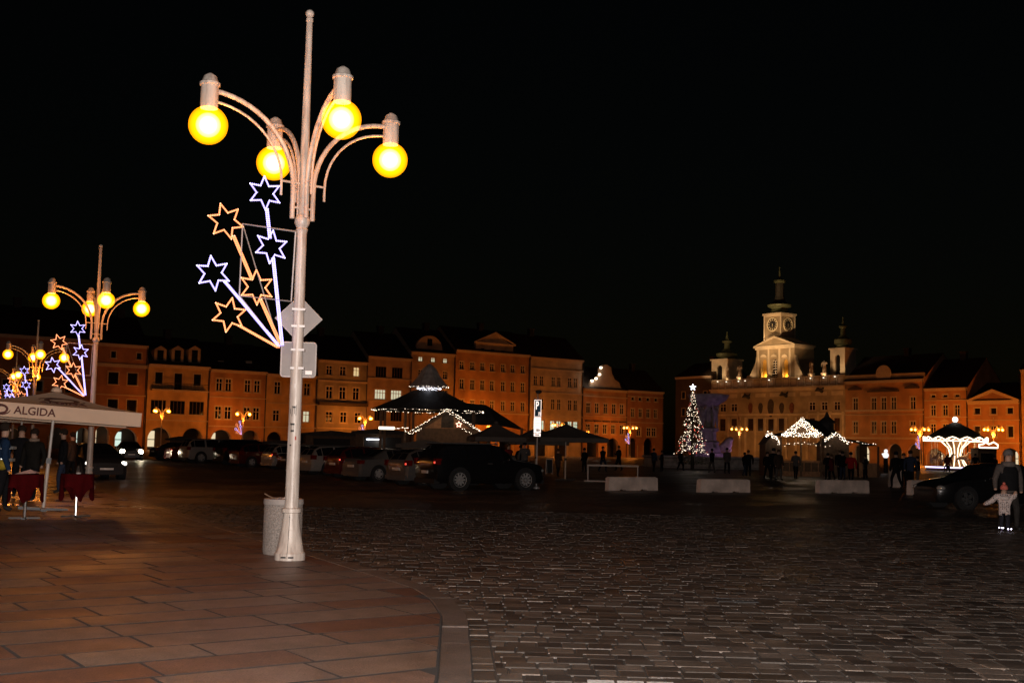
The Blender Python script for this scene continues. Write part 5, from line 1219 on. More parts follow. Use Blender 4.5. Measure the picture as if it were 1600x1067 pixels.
MB().box(.10, .19, .078, .0845, -.20, -.15).build('label_plate', M_rim, sg); MB().box(-.09, .09, -.075, .0845, .11, .14).build('clamp', M_galv, sg); MB().box(-.09, .09, -.075, .0845, -.14, -.11).build('clamp', M_galv, sg)
# seam, hatch slots and bolts of the post's foot
ft_ = empty('post_hatch', (L1.x, L1.y, PZ), 0, 'dark seam and slots in the foot of the nearest lamp post', 'hatch')
MB().tube([(.0, -.207, .03), (.0, -.207, .09), (.0, -.158, .26), (.0, -.123, .46), (.0, -.108, .61)], .0035, 5).build('seam', M_black, ft_)
for dx in (-.05, .05): MB().box(dx - .035, dx + .035, -.207, -.190, .035, .055).build('slot', M_black, ft_)
MB().sphere((.0, -.112, .57), .010, 8, 6).build('bolt', M_galv, ft_)
# graffiti and stickers on the post
gm = empty('post_stickers', (L1.x, L1.y, PZ), 0, 'black scribbles and small stickers on the lamp post', 'graffiti')
def patch(a0, a1, z0, z1, r_, m, nm):
    n = 5; vs_ = []
    for k in range(n):
        a = a0 + (a1 - a0) * k / (n - 1); vs_ += [(r_ * math.cos(a), r_ * math.sin(a), z0), (r_ * math.cos(a), r_ * math.sin(a), z1)]
    MB().add(vs_, [(2 * k, 2 * k + 2, 2 * k + 3, 2 * k + 1) for k in range(n - 1)]).build(nm, m, gm)
M_ink = mat('black_ink', (.02, .02, .02), .6)
rr = .0905
for (a0, a1, z0, z1) in ((-1.9, -1.8, 1.92, 2.06), (-1.75, -1.35, 2.03, 2.055), (-1.5, -1.42, 1.95, 2.03), (-1.3, -1.22, 1.93, 2.07), (-2.1, -1.4, 1.80, 1.825), (-1.95, -1.88, 1.70, 1.80), (-2.0, -1.45, 1.71, 1.735), (-1.52, -1.46, 1.71, 1.80), (-2.2, -2.1, 1.95, 2.02), (-2.1, -1.8, 1.52, 1.54)):
    patch(a0, a1, z0, z1, .0885, M_ink, 'scribble')
patch(-1.3, -1.05, 1.60, 1.65, .0888, mat('red_sticker', (.4, .06, .04), .6), 'sticker'); patch(-1.7, -1.5, 2.3, 2.36, .0865, M_rim, 'sticker')
pb = ground(431, 866, PZ)
M_agg = mat('exposed_aggregate', (.13, .115, .10), .9, var=.0, bump=1.0, bscale=55, var2=(.38, .34, .31), scale=70)
bn = empty('litter_bin', (pb.x + .06, pb.y + .12, PZ), .1, 'round concrete litter bin with exposed aggregate behind the lamp post', 'litter bin')
MB().lathe([(.26, 0), (.272, .05), (.272, .68), (.264, .69)], 28).build('body', M_agg, bn, 40)
MB().lathe([(.276, .692), (.282, .72), (.276, .77), (.23, .78), (.19, .76), (.17, .62)], 28, cap=False).build('rim', mat('bin_rim', (.30, .27, .25), .8, bump=.3), bn, 40)
MB().lathe([(.15, .61), (.01, .612)], 20, cap=False).build('liner', M_black, bn)
MB().add([(-.05, -.08, .75), (.08, -.1, .79), (.10, .05, .82), (-.02, .06, .77), (.02, -.02, .80)], [(0, 1, 4), (1, 2, 4), (2, 3, 4), (3, 0, 4)]).build('paper_rubbish', mat('paper', (.6, .58, .55), .8), bn)
MB().tube([(-.05, .03, .74), (-.20, .0, .80), (-.27, -.02, .84)], .008, 5).build('stick', M_wood, bn)

# ------------------------------------------------------------------ parasols
M_pcloth = mat('parasol_canvas', (.64, .48, .35), .85, var=.06, scale=2); M_brown = mat('print_brown', (.10, .03, .025), .8)
def logo(parent, mtx, s):
    """the double-swirl heart print: two spiral bands"""
    mb = MB()
    def band(pts, w):
        vs_ = []; n = len(pts)
        for i, (p, ww) in enumerate(zip(pts, w)):
            a = Vector(pts[max(0, i - 1)]); b = Vector(pts[min(n - 1, i + 1)]); t_ = (b - a).normalized(); nn = Vector((-t_.y, t_.x)) * ww
            vs_ += [(p[0] + nn.x, p[1] + nn.y), (p[0] - nn.x, p[1] - nn.y)]
        return vs_, [(2 * i, 2 * i + 2, 2 * i + 3, 2 * i + 1) for i in range(n - 1)]
    for sg_ in (1, -1):
        pts = []; ws = []
        for k in range(26):
            t_ = k / 25; a = PI * (1.0 - 1.75 * t_); r_ = 1.0 - .35 * t_
            pts.append((sg_ * (-.08 + r_ * math.cos(a) * 1.0), sg_ * (r_ * .62 * math.sin(a)) + 0)); ws.append(.04 + .10 * math.sin(PI * t_))
        v, f = band(pts, ws)
        mb.add([mtx @ Vector((x * s, y * s, 0)) for x, y in v], f)
    return mb.build('logo', M_brown, parent)
def parasol(loc, yaw, half, zE, zA, vh, label, tilt=0.0, words=True, pole_r=.03, base=True, cloth_m=None, words_size=.22):
    r_ = empty('parasol', loc, yaw, label, 'parasol', 'cafe parasols'); r_.rotation_euler = (0, tilt, yaw)
    c = MB(); e = half; N = 8
    for k in range(4):
        rot = Matrix.Rotation(k * PI / 2, 3, 'Z'); prev = None
        for j in range(N):       # slightly sagging panels
            t0, t1 = j / N, (j + 1) / N
            z0 = zA - (zA - zE) * t0 - .05 * math.sin(PI * t0); z1 = zA - (zA - zE) * t1 - .05 * math.sin(PI * t1)
            vs_ = [rot @ Vector(v) for v in ((-e * t0, -e * t0, z0), (e * t0, -e * t0, z0), (e * t1, -e * t1, z1), (-e * t1, -e * t1, z1))]
            c.add(vs_, [(0, 1, 2, 3)] if j else [(0, 2, 3)])
        n = 10
        for i in range(n):
            x0, x1 = -e + 2 * e * i / n, -e + 2 * e * (i + 1) / n; s0 = .012 * math.sin(PI * i / n * 5); s1 = .012 * math.sin(PI * (i + 1) / n * 5)
            c.add([rot @ Vector(v) for v in ((x0, -e - s0, zE), (x1, -e - s1, zE), (x1, -e - .01 - s1, zE - vh), (x0, -e - .01 - s0, zE - vh))], [(0, 1, 2, 3)])
    c.build('canopy', cloth_m or M_pcloth, r_)
    MB().lathe([(pole_r * 1.25, .05), (pole_r * 1.25, 1.0), (pole_r, 1.02), (pole_r, zA + .05)], 14).build('pole', M_white, r_)
    MB().lathe([(.01, zA - .02), (.12, zA - .01), (.10, zA + .06), (.03, zA + .11)], 12).build('cap', cloth_m or M_pcloth, r_)
    MB().box(-.05, .05, -.05, .05, 1.0, 1.12).build('clamp', M_dark, r_)
    rb = MB()
    for k in range(4):
        a = PI / 4 + k * PI / 2; rb.tube([(0, 0, zA - .12), (e * 1.38 * math.cos(a), e * 1.38 * math.sin(a), zE - .02)], .014, 5)
    rb.build('ribs', M_dark, r_)
    if base: MB().box(-.5, .5, -.06, .06, .0, .06).box(-.06, .06, -.5, .5, .0, .055).build('foot', M_dark, r_)
    if words:
        text('lettering', 'ALGIDA', words_size, M_brown, r_, (-e * .25, -e - .035, zE - vh * .52), (R(90), 0, 0))
        mt = Matrix.Translation((-e * .25 - 2.9 * words_size, -e - .03, zE - vh * .52)) @ Matrix.Rotation(R(90), 4, 'X'); logo(r_, mt, words_size * .75)
        sl = math.atan2(zA - zE, e); y0 = -e * .52; zz = zE + (zA - zE) * .48 - .048
        n_ = Vector((0, -math.sin(sl), math.cos(sl)))
        mt = Matrix.Translation(Vector((.1, y0, zz)) + n_ * .015) @ Matrix.Rotation(sl, 4, 'X'); logo(r_, mt, .42)
        text('lettering', 'ALGIDA', .26, M_brown, r_, Vector((.12, -e * .76, zE + (zA - zE) * .24 - .035)) + n_ * .02, (sl, 0, 0))
    return r_
pp = ground(67, 797, PZ)
parasol(pp, R(23), 1.66, 2.20, 2.56, .29, 'white cafe parasol with brown ALGIDA lettering over the red tables', tilt=R(3.2))
p2 = at(30, 700, 36); parasol(Vector((p2.x, p2.y, PZ)), R(20), 1.9, 2.3, 2.7, .3, 'second pale parasol half hidden behind the first one', tilt=R(1), words_size=.2)
for px, py, D, hf, lb in ((775, 671, 58, 1.25, 'grey market parasol left of the parking sign'), (884, 672, 60, 1.75, 'grey market parasol right of the parking sign'), (838, 677, 66, 1.5, 'darker market parasol behind the parking sign')):
    q = at(px, py + 18, D); zt = at(px, py - 10, D).z; parasol(Vector((q.x, q.y, 0)), R(12), hf, at(px, py + 12, D).z, zt, .22, lb, words=False, cloth_m=M_canvas)

# ------------------------------------------------------------------ red standing tables
M_red = mat('red_cloth', (.05, .002, .003), .9, var=.25, scale=3, spec=.05)
def table(px, py, label, rz, napkin):
    p = ground(px, py, PZ); r_ = empty('standing_table', p, rz, label, 'table', 'red-clothed tables under the parasol')
    MB().box(-.28, .28, -.035, .035, 0, .03).box(-.035, .035, -.28, -.036, 0, .03).box(-.035, .035, .036, .28, 0, .03).build('foot', M_dark, r_)
    MB().lathe([(.03, .03), (.03, .82)], 12).build('stem', mat('steel', (.6, .58, .56), .25, .9), r_)
    MB().lathe([(.30, .80), (.31, .81), (.31, .83), (.30, .84)], 24).build('top', M_wood, r_)
    n = 48; c = MB(); rings = []
    for j in range(7):
        t_ = j / 6; ring = []
        for k in range(n):
            a = 2 * PI * k / n; corner = abs(math.cos(2 * a)) ** 3; ln = .24 + .30 * corner; rad = .318 + .045 * t_ * math.cos(8 * a + 1) - .05 * t_ * corner + .02 * t_
            ring.append((rad * math.cos(a), rad * math.sin(a), .848 - ln * t_ - (.004 if j else 0)))
        rings += ring
    c.add(rings, [(j * n + k, j * n + (k + 1) % n, (j + 1) * n + (k + 1) % n, (j + 1) * n + k) for j in range(6) for k in range(n)] + [tuple(range(n))])
    c.build('tablecloth', M_red, r_, 60)
    if napkin: 
        o = MB().add([(-.22, -.18, 0), (.16, -.16, .02), (.2, .14, .03), (-.12, .18, 0), (.04, 0, .09), (.22, -.04, .015)], [(0, 1, 4), (1, 5, 4), (5, 2, 4), (2, 3, 4), (3, 0, 4)]).build('napkin', mat('pink_paper', (.62, .42, .38), .8)); o.location = p + Vector((.02, 0, .853)); o.rotation_euler = (0, 0, rz); tag(o, 'crumpled pale napkin lying on the left red table', 'napkin')
    else:
        o = MB().lathe([(.045, 0), (.05, .02), (.03, .03)], 12).build('ashtray', M_rim); o.location = p + Vector((.05, -.1, .852)); tag(o, 'small pale dish lying on the right red table', 'dish')
table(38, 810, 'red-clothed standing table with napkin left of the parasol pole', .3, True); table(118, 807, 'red-clothed standing table right of the parasol pole', .6, False)

# ------------------------------------------------------------------ cars
TY = mat('tyre', (.015, .015, .015), .85); RIM = mat('alloy', (.5, .49, .48), .4, .4); RIMd = mat('alloy_dull', (.22, .21, .21), .4, .8)
TAIL = mat('tail_lamp', (.14, .006, .004), .12, coat=1); HEADU = mat('head_lamp', (.6, .58, .55), .1, .5, coat=1)
M_plate = mat('number_plate', (.8, .8, .78), .5, .5); CARGL = mat('car_glass', (.010, .010, .012), .04, spec=.7)
HEADON = glow('headlight_on', (1.0, .86, .6), 40); HEADDIM = glow('sidelight_on', (1.0, .9, .8), 3.0); TAILGLINT = mat('tail_glint', (.5, .012, .008), .1, emit=(1, .06, .03), es=1.6, coat=1)
def paint(n, c): return mat('car_paint_' + n, c, .28, .25, var=.05, coat=1.0)
WH = {}
def wheel_mesh(r_, nsp, dull=False):
    if (r_, nsp, dull) in WH: return WH[(r_, nsp, dull)]
    t_ = MB().lathe([(r_ * .66, -.10), (r_ * .93, -.11), (r_, -.07), (r_, .07), (r_ * .93, .11), (r_ * .66, .10), (r_ * .66, -.10)], 28, cap=False).mesh('tyre', TY, 50)
    m = MB().lathe([(r_ * .60, .03), (r_ * .66, .104), (r_ * .70, .108), (r_ * .70, .10), (r_ * .655, .06)], 28, cap=False).lathe([(.06, .05), (.06, .10), (.03, .105)], 12)
    for k in range(nsp):
        a = 2 * PI * k / nsp; d = Vector((math.cos(a), math.sin(a), 0)); q = Vector((-d.y, d.x, 0)) * (.16 / nsp * 2.2 * r_ / .33)
        vs_ = [d * .05 + q, d * .05 - q, d * r_ * .64 - q * .8, d * r_ * .64 + q * .8]; m.add([(v.x, v.y, .088) for v in vs_] + [(v.x, v.y, .06) for v in vs_], [(0, 1, 2, 3), (0, 4, 5, 1), (1, 5, 6, 2), (2, 6, 7, 3), (3, 7, 4, 0)])
    b = MB().lathe([(r_ * .64, .02), (.01, .022)], 20, cap=False).mesh('hub', TY)
    WH[(r_, nsp, dull)] = (t_, m.mesh('rim', mat('dark_alloy', (.05, .05, .05), .5) if dull else RIM), b); return WH[(r_, nsp, dull)]
# stations: x, belt z, top z, half width, half width at the top edge
SHAPES = {
    'estate': dict(L=4.6, st=[(-2.3, .82, .86, .74, .66), (-2.22, .93, 1.0, .84, .70), (-2.0, .96, 1.30, .87, .60), (-1.72, .97, 1.45, .885, .62), (-1.0, .97, 1.49, .89, .64), (-.95, .97, 1.49, .89, .64), (.0, .96, 1.49, .89, .64), (.06, .96, 1.488, .89, .64), (.5, .95, 1.43, .89, .61), (1.2, .93, 1.0, .885, .70), (1.75, .86, .92, .87, .70), (2.15, .74, .80, .80, .64), (2.3, .60, .66, .66, .55)], glass=(1, 9), wx=(-1.38, 1.38), r=.32),
    'hatch': dict(L=4.1, st=[(-2.05, .80, .86, .74, .64), (-1.98, .93, 1.02, .83, .68), (-1.75, .96, 1.30, .86, .58), (-1.45, .97, 1.44, .87, .61), (-.75, .97, 1.48, .875, .63), (-.70, .97, 1.48, .875, .63), (.05, .96, 1.48, .875, .63), (.11, .96, 1.478, .875, .63), (.5, .95, 1.42, .87, .60), (1.15, .93, 1.0, .865, .68), (1.6, .86, .92, .85, .68), (1.92, .74, .80, .79, .62), (2.05, .60, .66, .66, .52)], glass=(1, 9), wx=(-1.25, 1.28), r=.31),
    'sedan': dict(L=4.6, st=[(-2.3, .80, .86, .72, .62), (-2.22, .92, .98, .83, .70), (-1.7, .95, 1.02, .87, .72), (-1.55, .96, 1.06, .88, .70), (-.85, .96, 1.40, .885, .60), (-.55, .96, 1.43, .885, .62), (.0, .95, 1.43, .885, .62), (.06, .95, 1.428, .885, .62), (.45, .94, 1.38, .88, .59), (1.15, .92, .98, .875, .70), (1.75, .85, .90, .86, .69), (2.15, .73, .79, .79, .63), (2.3, .60, .66, .66, .54)], glass=(3, 9), wx=(-1.38, 1.40), r=.32),
    'suv': dict(L=4.8, st=[(-2.4, .95, 1.0, .80, .70), (-2.34, 1.08, 1.16, .90, .72), (-2.15, 1.12, 1.52, .93, .66), (-1.9, 1.13, 1.68, .945, .68), (-1.1, 1.13, 1.72, .95, .70), (-1.02, 1.13, 1.72, .95, .70), (-.02, 1.12, 1.72, .95, .70), (.06, 1.12, 1.715, .95, .70), (.5, 1.11, 1.64, .95, .67), (1.15, 1.09, 1.17, .945, .76), (1.8, 1.03, 1.09, .93, .75), (2.25, .88, .95, .86, .70), (2.4, .70, .78, .72, .6)], glass=(1, 9), wx=(-1.42, 1.45), r=.385),
}
def car(loc, heading, shape, pm, label, lights='off', tail=False, plate=(0, 1), group='cars parked on the square', cat='car', roofsign=False, spokes=5):
    S = SHAPES[shape]; st = S['st']; zb = .20 if shape != 'suv' else .26
    r_ = empty('parked_car', loc, heading, label, cat, group)
    def ring(q):
        x, be, to, w, wt = q; zt = to - .05 * min(1, (to - be) * 3)
        h = [(0, zb), (w * .86, zb), (w * .97, zb + .14), (w, .55), (w * .985, be), (wt, zt), (wt * .82, to), (0, to + .015)]
        return [(x, -a, b) for a, b in h] + [(x, a, b) for a, b in h[-2:0:-1]]
    rings = [ring(q) for q in st]; n = len(rings[0]); body = MB(); body.v = [p for rg in rings for p in rg]
    g0, g1 = S['glass']; parts = {'rear_window': MB(), 'windscreen': MB(), 'side_window': MB(), 'side_window2': MB()}
    for i in range(len(st) - 1):
        for k in range(n):
            k2 = (k + 1) % n; f = (i * n + k, i * n + k2, (i + 1) * n + k2, (i + 1) * n + k)
            x0, x1 = st[i][0], st[i + 1][0]; glass = None
            side = k in (4, n - 5)
            cab = g0 <= i < g1
            if cab and side and x1 - x0 > .1 and g0 < i < g1 - 1 : glass = 'side_window' if k == 4 else 'side_window2'
            if cab and k in (6, 7, 5, n - 6) and i == g1 - 1: glass = 'windscreen'
            if cab and k in (6, 7) and st[i + 1][2] - st[i][2] > .10: glass = 'rear_window'
            if glass:
                vs_ = [Vector(body.v[j]) for j in f]; c = sum(vs_, Vector()) / 4
                ins = [c + (v - c) * .93 for v in vs_]
                o = len(body.v); body.v += [tuple(v) for v in ins]; q = (o, o + 1, o + 2, o + 3)
                body.f += [(f[j], f[(j + 1) % 4], q[(j + 1) % 4], q[j]) for j in range(4)]
                parts[glass].add([v for v in ins], [(0, 1, 2, 3)])
            else: body.f.append(f)
    body.f += [tuple(range(n - 1, -1, -1)), tuple((len(st) - 1) * n + k for k in range(n))]
    body.build('body', pm, r_, 32)
    for nm, mb in parts.items():
        if mb.f: mb.build(nm.replace('2', ''), CARGL, r_)
    xr, xf = st[0][0], st[-1][0]; wr = st[1][3]; wfz = st[-1][1]; be = st[1][1]
    tr, rm, hb = wheel_mesh(S['r'], spokes, 'right edge' in label)
    for x in S['wx']:
        for sg_ in (-1, 1):
            w = empty('wheel', (x, sg_ * (st[5][3] - .085), S['r'])); w.parent = r_; w.rotation_euler = (R(90) if sg_ < 0 else R(-90), 0, 0)
            put(tr, 'tyre', w); put(rm, 'rim', w); put(hb, 'hub', w)
            a_ = MB(); disc(a_, (x, S['r'] + .02), S['r'] * .6, S['r'] + .07, sg_ * (st[5][3] - .25), sg_ * (st[5][3] + .012), 24); a_.build('wheel_arch', M_black, r_)
    for sg_ in (-1, 1):
        if shape in ('estate', 'suv', 'hatch'): tl = MB().box(xr - .03, xr + .24, sg_ * wr * .90 - .10, sg_ * wr * .90 + .085, be - .14, be + .08)
        else: tl = MB().box(xr - .03, xr + .2, sg_ * wr * .86 - .14, sg_ * wr * .86 + .12, be - .16, be + .0)
        tl.build('tail_light', TAIL, r_)
        if tail and sg_ < 0: MB().box(xr - .045, xr - .032, sg_ * wr * .9 - .06, sg_ * wr * .9 + .03, be - .1, be - .03).build('lit_lens', TAILGLINT, r_)  # glowing patch stands in for the flash glint on the tail reflector
        hl = MB().sphere((xf - .14, sg_ * st[-2][3] * .84, wfz + .05), .20 if lights == 'on' else .15, 12, 8, (1.0, 1.0, .62 if lights != 'on' else .9)); hl.build('headlight', {'on': HEADON, 'dim': HEADDIM}.get(lights, HEADU), r_, 60)
        MB().sphere((.62, sg_ * (st[5][3] + .10), .99 if shape != 'suv' else 1.16), .11, 10, 6, (.5, 1.0, .7)).build('mirror', pm, r_, 60)
        MB().box(-.22, -.02, sg_ * (st[5][3] - .002) - .015, sg_ * (st[5][3] - .002) + .015, be - .10, be - .07).build('door_handle', RIMd, r_)
        MB().box(st[1][0] + .3, .35, sg_ * st[4][4] * .93 - .02, sg_ * st[4][4] * .93 + .02, st[4][2] - .01, st[4][2] + .035).build('roof_rail', RIMd, r_) if shape in ('estate', 'suv') else None
    if plate[0]: MB().box(xf - .02, xf + .022, -.26, .26, .36, .47).build('number_plate', M_plate, r_)
    if plate[1]: MB().box(xr - .022, xr + .03, -.26, .26, .60, .71).build('number_plate', M_plate, r_)
    MB().box(xr - .035, xr + .2, -wr * .92, wr * .92, .24, .40).build('bumper', M_black if shape == 'suv' else pm, r_); MB().box(xf - .2, xf + .03, -st[-1][3] * .98, st[-1][3] * .98, .24, .40).build('bumper', M_black if shape == 'suv' else pm, r_)
    MB().box(xf - .05, xf + .012, -.42, .42, .52, .60).build('grille', M_black, r_)
    if roofsign: MB().prism([(-.09, 0), (.09, 0), (.06, .12), (-.06, .12)], -.2, .2).build('roof_sign', mat('taxi_sign', (.6, .5, .2), .5), r_).location = (0, 0, st[6][2] + .02)
    return r_
HD = math.atan2(.62, .785)
def place(px, D, dz=0): q = at(px, 700, D); return Vector((q.x, q.y, -.012))
pw = paint('white', (.36, .33, .30)); ps_ = paint('silver', (.13, .125, .12)); pk = paint('black', (.010, .010, .011)); pr_ = paint('dark_red', (.10, .012, .010)); pd = paint('dark_grey', (.035, .035, .038)); pb_ = paint('dark_blue', (.015, .02, .04))
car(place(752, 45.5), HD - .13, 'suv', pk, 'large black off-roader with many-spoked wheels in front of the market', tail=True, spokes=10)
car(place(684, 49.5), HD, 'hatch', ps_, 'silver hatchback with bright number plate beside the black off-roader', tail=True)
car(place(617, 54.0), HD, 'sedan', ps_, 'silver saloon parked between the dark red car and the silver hatchback')
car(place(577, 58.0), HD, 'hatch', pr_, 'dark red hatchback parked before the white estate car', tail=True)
car(place(537, 62.5), HD, 'estate', pw, 'white estate car with roof rails just right of the lamp post')
car(place(500, 67.5), HD, 'sedan', pk, 'black saloon hidden behind the lamp post')
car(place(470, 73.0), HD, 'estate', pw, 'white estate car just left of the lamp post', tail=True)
car(place(412, 77.5), HD, 'hatch', pr_, 'dark red car beside the dark van in the parked row')
car(place(392, 82.5), HD, 'suv', pk, 'black high-roofed car left of the dark red one in the row')
car(place(335, 86.5), HD, 'suv', pw, 'white off-roader parked near the oncoming car')
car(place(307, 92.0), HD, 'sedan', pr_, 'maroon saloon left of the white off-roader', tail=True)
car(place(281, 98.0), HD, 'sedan', pd, 'dark grey saloon at the far end of the parked row')
car(place(430, 95.0), HD, 'sedan', pb_, 'dark blue saloon behind the parked row')
car(place(500, 86.0), HD, 'hatch', pd, 'dark grey hatchback behind the white estate car')
sdir = math.atan2(-.9, .44)
car(place(148, 49.0), sdir + .10, 'sedan', pd, 'dark taxi facing the camera beside the second lamp', lights='dim', plate=(1, 0), group='cars driving in the street')
t_on = car(place(202, 93.0), sdir - .06, 'sedan', pd, 'oncoming car with glaring headlights further down the street', lights='on', plate=(1, 0), group='cars driving in the street')
for sg_ in (-1, 1): lamp('headlight_beam', (2.45, sg_ * .66, .68), 110, (1, .8, .55), t_on, .07, 'SPOT', R(42), (25, sg_ * .66, .2))
car(place(1545, 38.0), PI + .22, 'sedan', pk, 'black saloon at the right edge behind the child and adult')

# ------------------------------------------------------------------ parking sign
p = ground(838, 763)
s0 = empty('parking_sign', p, math.atan2(p.y, p.x) - PI / 2, 'parking sign post with dark P panel and white schedule plates', 'parking sign')
def retro(n, c, r_=.42): return mat('retro_' + n, c, r_, .85, var=.04)
zz = lambda y: at(840, y, p.y).z
M_pb = retro('blue', (.012, .03, .05), .5); M_pw = retro('white', (.9, .88, .86), .36)
MB().tube([(0, 0, 0), (.0, 0, zz(622))], .03, 10).build('post', M_galv, s0); MB().lathe([(.14, 0), (.13, .05), (.05, .10)], 14).build('foot', M_galv, s0)
MB().prism([(-.13, zz(651)), (.13, zz(651)), (.13, zz(625)), (-.13, zz(625))], -.05, -.035).build('panel', M_pb, s0)
fr = MB(); a_, b_ = zz(651), zz(625)
fr.box(-.14, -.118, -.058, -.034, a_ - .01, b_ + .01).box(.118, .14, -.058, -.034, a_ - .01, b_ + .01).box(-.1178, .1178, -.058, -.034, b_ - .012, b_ + .01).box(-.1178, .1178, -.058, -.034, a_ - .01, a_ + .012).build('border', M_pw, s0)
text('letter', 'P', .46, M_pw, s0, (-.025, -.056, zz(634)), (R(90), 0, 0), .003).scale = (.55, 1, 1)
ic = MB(); zi = zz(646); ic.box(.03, .045, -.058, -.052, zi - .08, zi + .06).box(.10, .115, -.058, -.052, zi - .08, zi + .06).box(.0455, .0995, -.058, -.052, zi + .045, zi + .06).box(.0455, .0995, -.058, -.052, zi - .08, zi - .065).box(.055, .09, -.058, -.052, zi - .02, zi + .02).build('meter_symbol', M_pw, s0)
MB().box(-.145, .135, -.052, -.034, zz(676), zz(652)).build('schedule_plate', M_pw, s0)
tl = MB()
for k in range(5): tl.box(-.11, .10 - .04 * (k % 2), -.0545, -.0525, zz(656 + k * 2.6), zz(656 + k * 2.6) + .012)
tl.build('small_print', mat('grey_print', (.35, .35, .35), .6), s0); tb_ = MB()
tb_.box(-.06, -.03, -.0545, -.0525, zz(674), zz(670)).box(-.01, .05, -.0545, -.0525, zz(674), zz(670)).box(.07, .10, -.0545, -.0525, zz(673.5), zz(670.5)).build('symbols', M_black, s0)
MB().box(-.14, .13, -.052, -.034, zz(681.5), zz(676.8)).build('lower_plate', M_pw, s0); MB().box(-.09, .08, -.0545, -.0525, zz(680), zz(678.3)).build('small_print', M_black, s0)
MB().tube([(0, 0, zz(622)), (-.02, 0, zz(617)), (.0, -.05, zz(613))], .03, 8).build('lamp_neck', M_galv, s0); MB().sphere((.02, -.06, zz(612)), .13, 12, 8, (1, 1, .6)).build('hood', M_black, s0, 60)

# ------------------------------------------------------------------ barriers, frame, blocks
M_conc = mat('concrete_barrier', (.62, .49, .42), .9, var=.3, scale=2.5, bump=.4, bscale=30)
def barrier(x0, x1, y0, y1, label):
    a = ground(x0, y1); b = ground(x1, y1); w = (Vector(b) - Vector(a)).length; h = at((x0 + x1) / 2, y0, (a.y + b.y) / 2).z; m = (a + b) / 2
    o = empty('concrete_barrier', m, math.atan2(b.y - a.y, b.x - a.x), label, 'barrier', 'concrete traffic barriers')
    MB().prism([(-w / 2, .0), (-w * .28, .0), (-w * .26, .05), (-w * .16, .05), (-w * .14, .0), (w * .14, .0), (w * .16, .05), (w * .26, .05), (w * .28, .0), (w / 2, .0), (w / 2 - .02, h), (-w / 2 + .03, h)], -.13, .13).build('block', M_conc, o)
    MB().box(-w / 2 + .08, w / 2 - .08, -.10, .10, h + .002, h + .03).build('cap', M_conc, o)
barrier(948, 1025, 746, 766, 'leftmost white concrete barrier, beside the tubular frame'); barrier(1091, 1169, 749.5, 769, 'concrete barrier below the fountain, second from the left'); barrier(1277, 1355, 751, 770, 'concrete barrier below the garland stall, third from the left'); barrier(1420, 1476, 751, 773, 'concrete barrier partly hidden by the black car on the right')
a = ground(1393, 761); o = empty('concrete_block', a + Vector((.25, .2, 0)), .1, 'upright pinkish concrete block between the two right barriers', 'block'); hb_ = at(1400, 736, a.y).z
MB().prism([(-.27, 0), (.27, 0), (.24, hb_), (-.24, hb_)], -.2, .2).build('block', M_conc, o); MB().box(-.255, .255, -.215, .215, hb_ + .002, hb_ + .05).build('cap', M_conc, o)
a = ground(917, 752); b = ground(988, 751); w = b.x - a.x; h = at(950, 726, a.y).z
o = empty('tubular_frame', (a.x, a.y, 0), 0, 'white rectangular tube frame standing behind the leftmost barrier', 'frame')
M_tube = mat('frame_paint', (.5, .42, .36), .6)
MB().box(0, w, -.03, .03, h - .08, h).build('top_rail', M_tube, o); MB().box(.02, .07, -.025, .025, .06, h - .082).build('upright', M_tube, o); MB().box(w - .07, w - .02, -.025, .025, .06, h - .082).build('upright', M_tube, o); MB().box(-.15, w * .5, -.03, .03, 0, .058).build('foot_rail', M_tube, o); MB().box(w * .5 + .003, w + .1, -.03, .03, 0, .058).build('foot_rail', M_tube, o)
a = ground(858, 741); o = empty('sandwich_board', a, .2, 'small outlined A-board standing right of the parking sign', 'board'); h = .95
for sg_ in (-1, 1):
    MB().add([(-.2, sg_ * .2, 0), (-.17, sg_ * .2, 0), (-.17, sg_ * .02, h), (-.2, sg_ * .02, h), (.17, sg_ * .2, 0), (.2, sg_ * .2, 0), (.2, sg_ * .02, h), (.17, sg_ * .02, h), (-.17, sg_ * .035, h - .05), (.17, sg_ * .035, h - .05)], [(0, 1, 2, 3), (4, 5, 6, 7), (2, 7, 9, 8)]).build('frame', M_tube, o); MB().add([(-.17, sg_ * .18, .1), (.17, sg_ * .18, .1), (.17, sg_ * .04, h - .06), (-.17, sg_ * .04, h - .06)], [(0, 1, 2, 3)]).build('panel', M_black, o)

# ------------------------------------------------------------------ people
dk = (.010, .010, .012); br_ = (.06, .04, .03); gy = (.10, .09, .085); bl = (.03, .04, .07); rd = (.22, .02, .018)
# adult and child at the right edge
pa = ground(1583, 829)
person(Vector((pa.x + .02, pa.y + .25, -.012)), R(185), 'adult in grey coat and dark vest holding the child by the hand', (.095, .078, .07), (.035, .031, .028), h=1.78, bulk=1.18, stride=.2, armL=[(-.28, .0, 1.12), (-.26, .06, .9), (-.25, .08, .82)], armR=[(.33, .02, 1.12), (.36, .10, .95), (.37, .13, .88)], hair=(.16, .14, .13), coat=.50, group='adult and child crossing the square')
ad = [o_ for o_ in SC.objects if o_.get('label', '').startswith('adult in grey coat')][0]
vm = MB(); vm.lathe([(.20, .90), (.225, .98), (.225, 1.2), (.225, 1.34), (.19, 1.42), (.12, 1.47)], 18); vm.v = [(x, y * .8, z) for x, y, z in vm.v]; vm.build('vest', cloth('vest', (.012, .012, .013)), ad, 60)
MB().lathe([(.10, 1.42), (.155, 1.45), (.165, 1.50), (.14, 1.55), (.09, 1.56)], 16).build('hood', cloth('hood', (.15, .125, .11)), ad, 60)
pc_ = ground(1570, 830)
M_dots = mat('dotted_fleece', (.42, .36, .34), .9, var=.0)
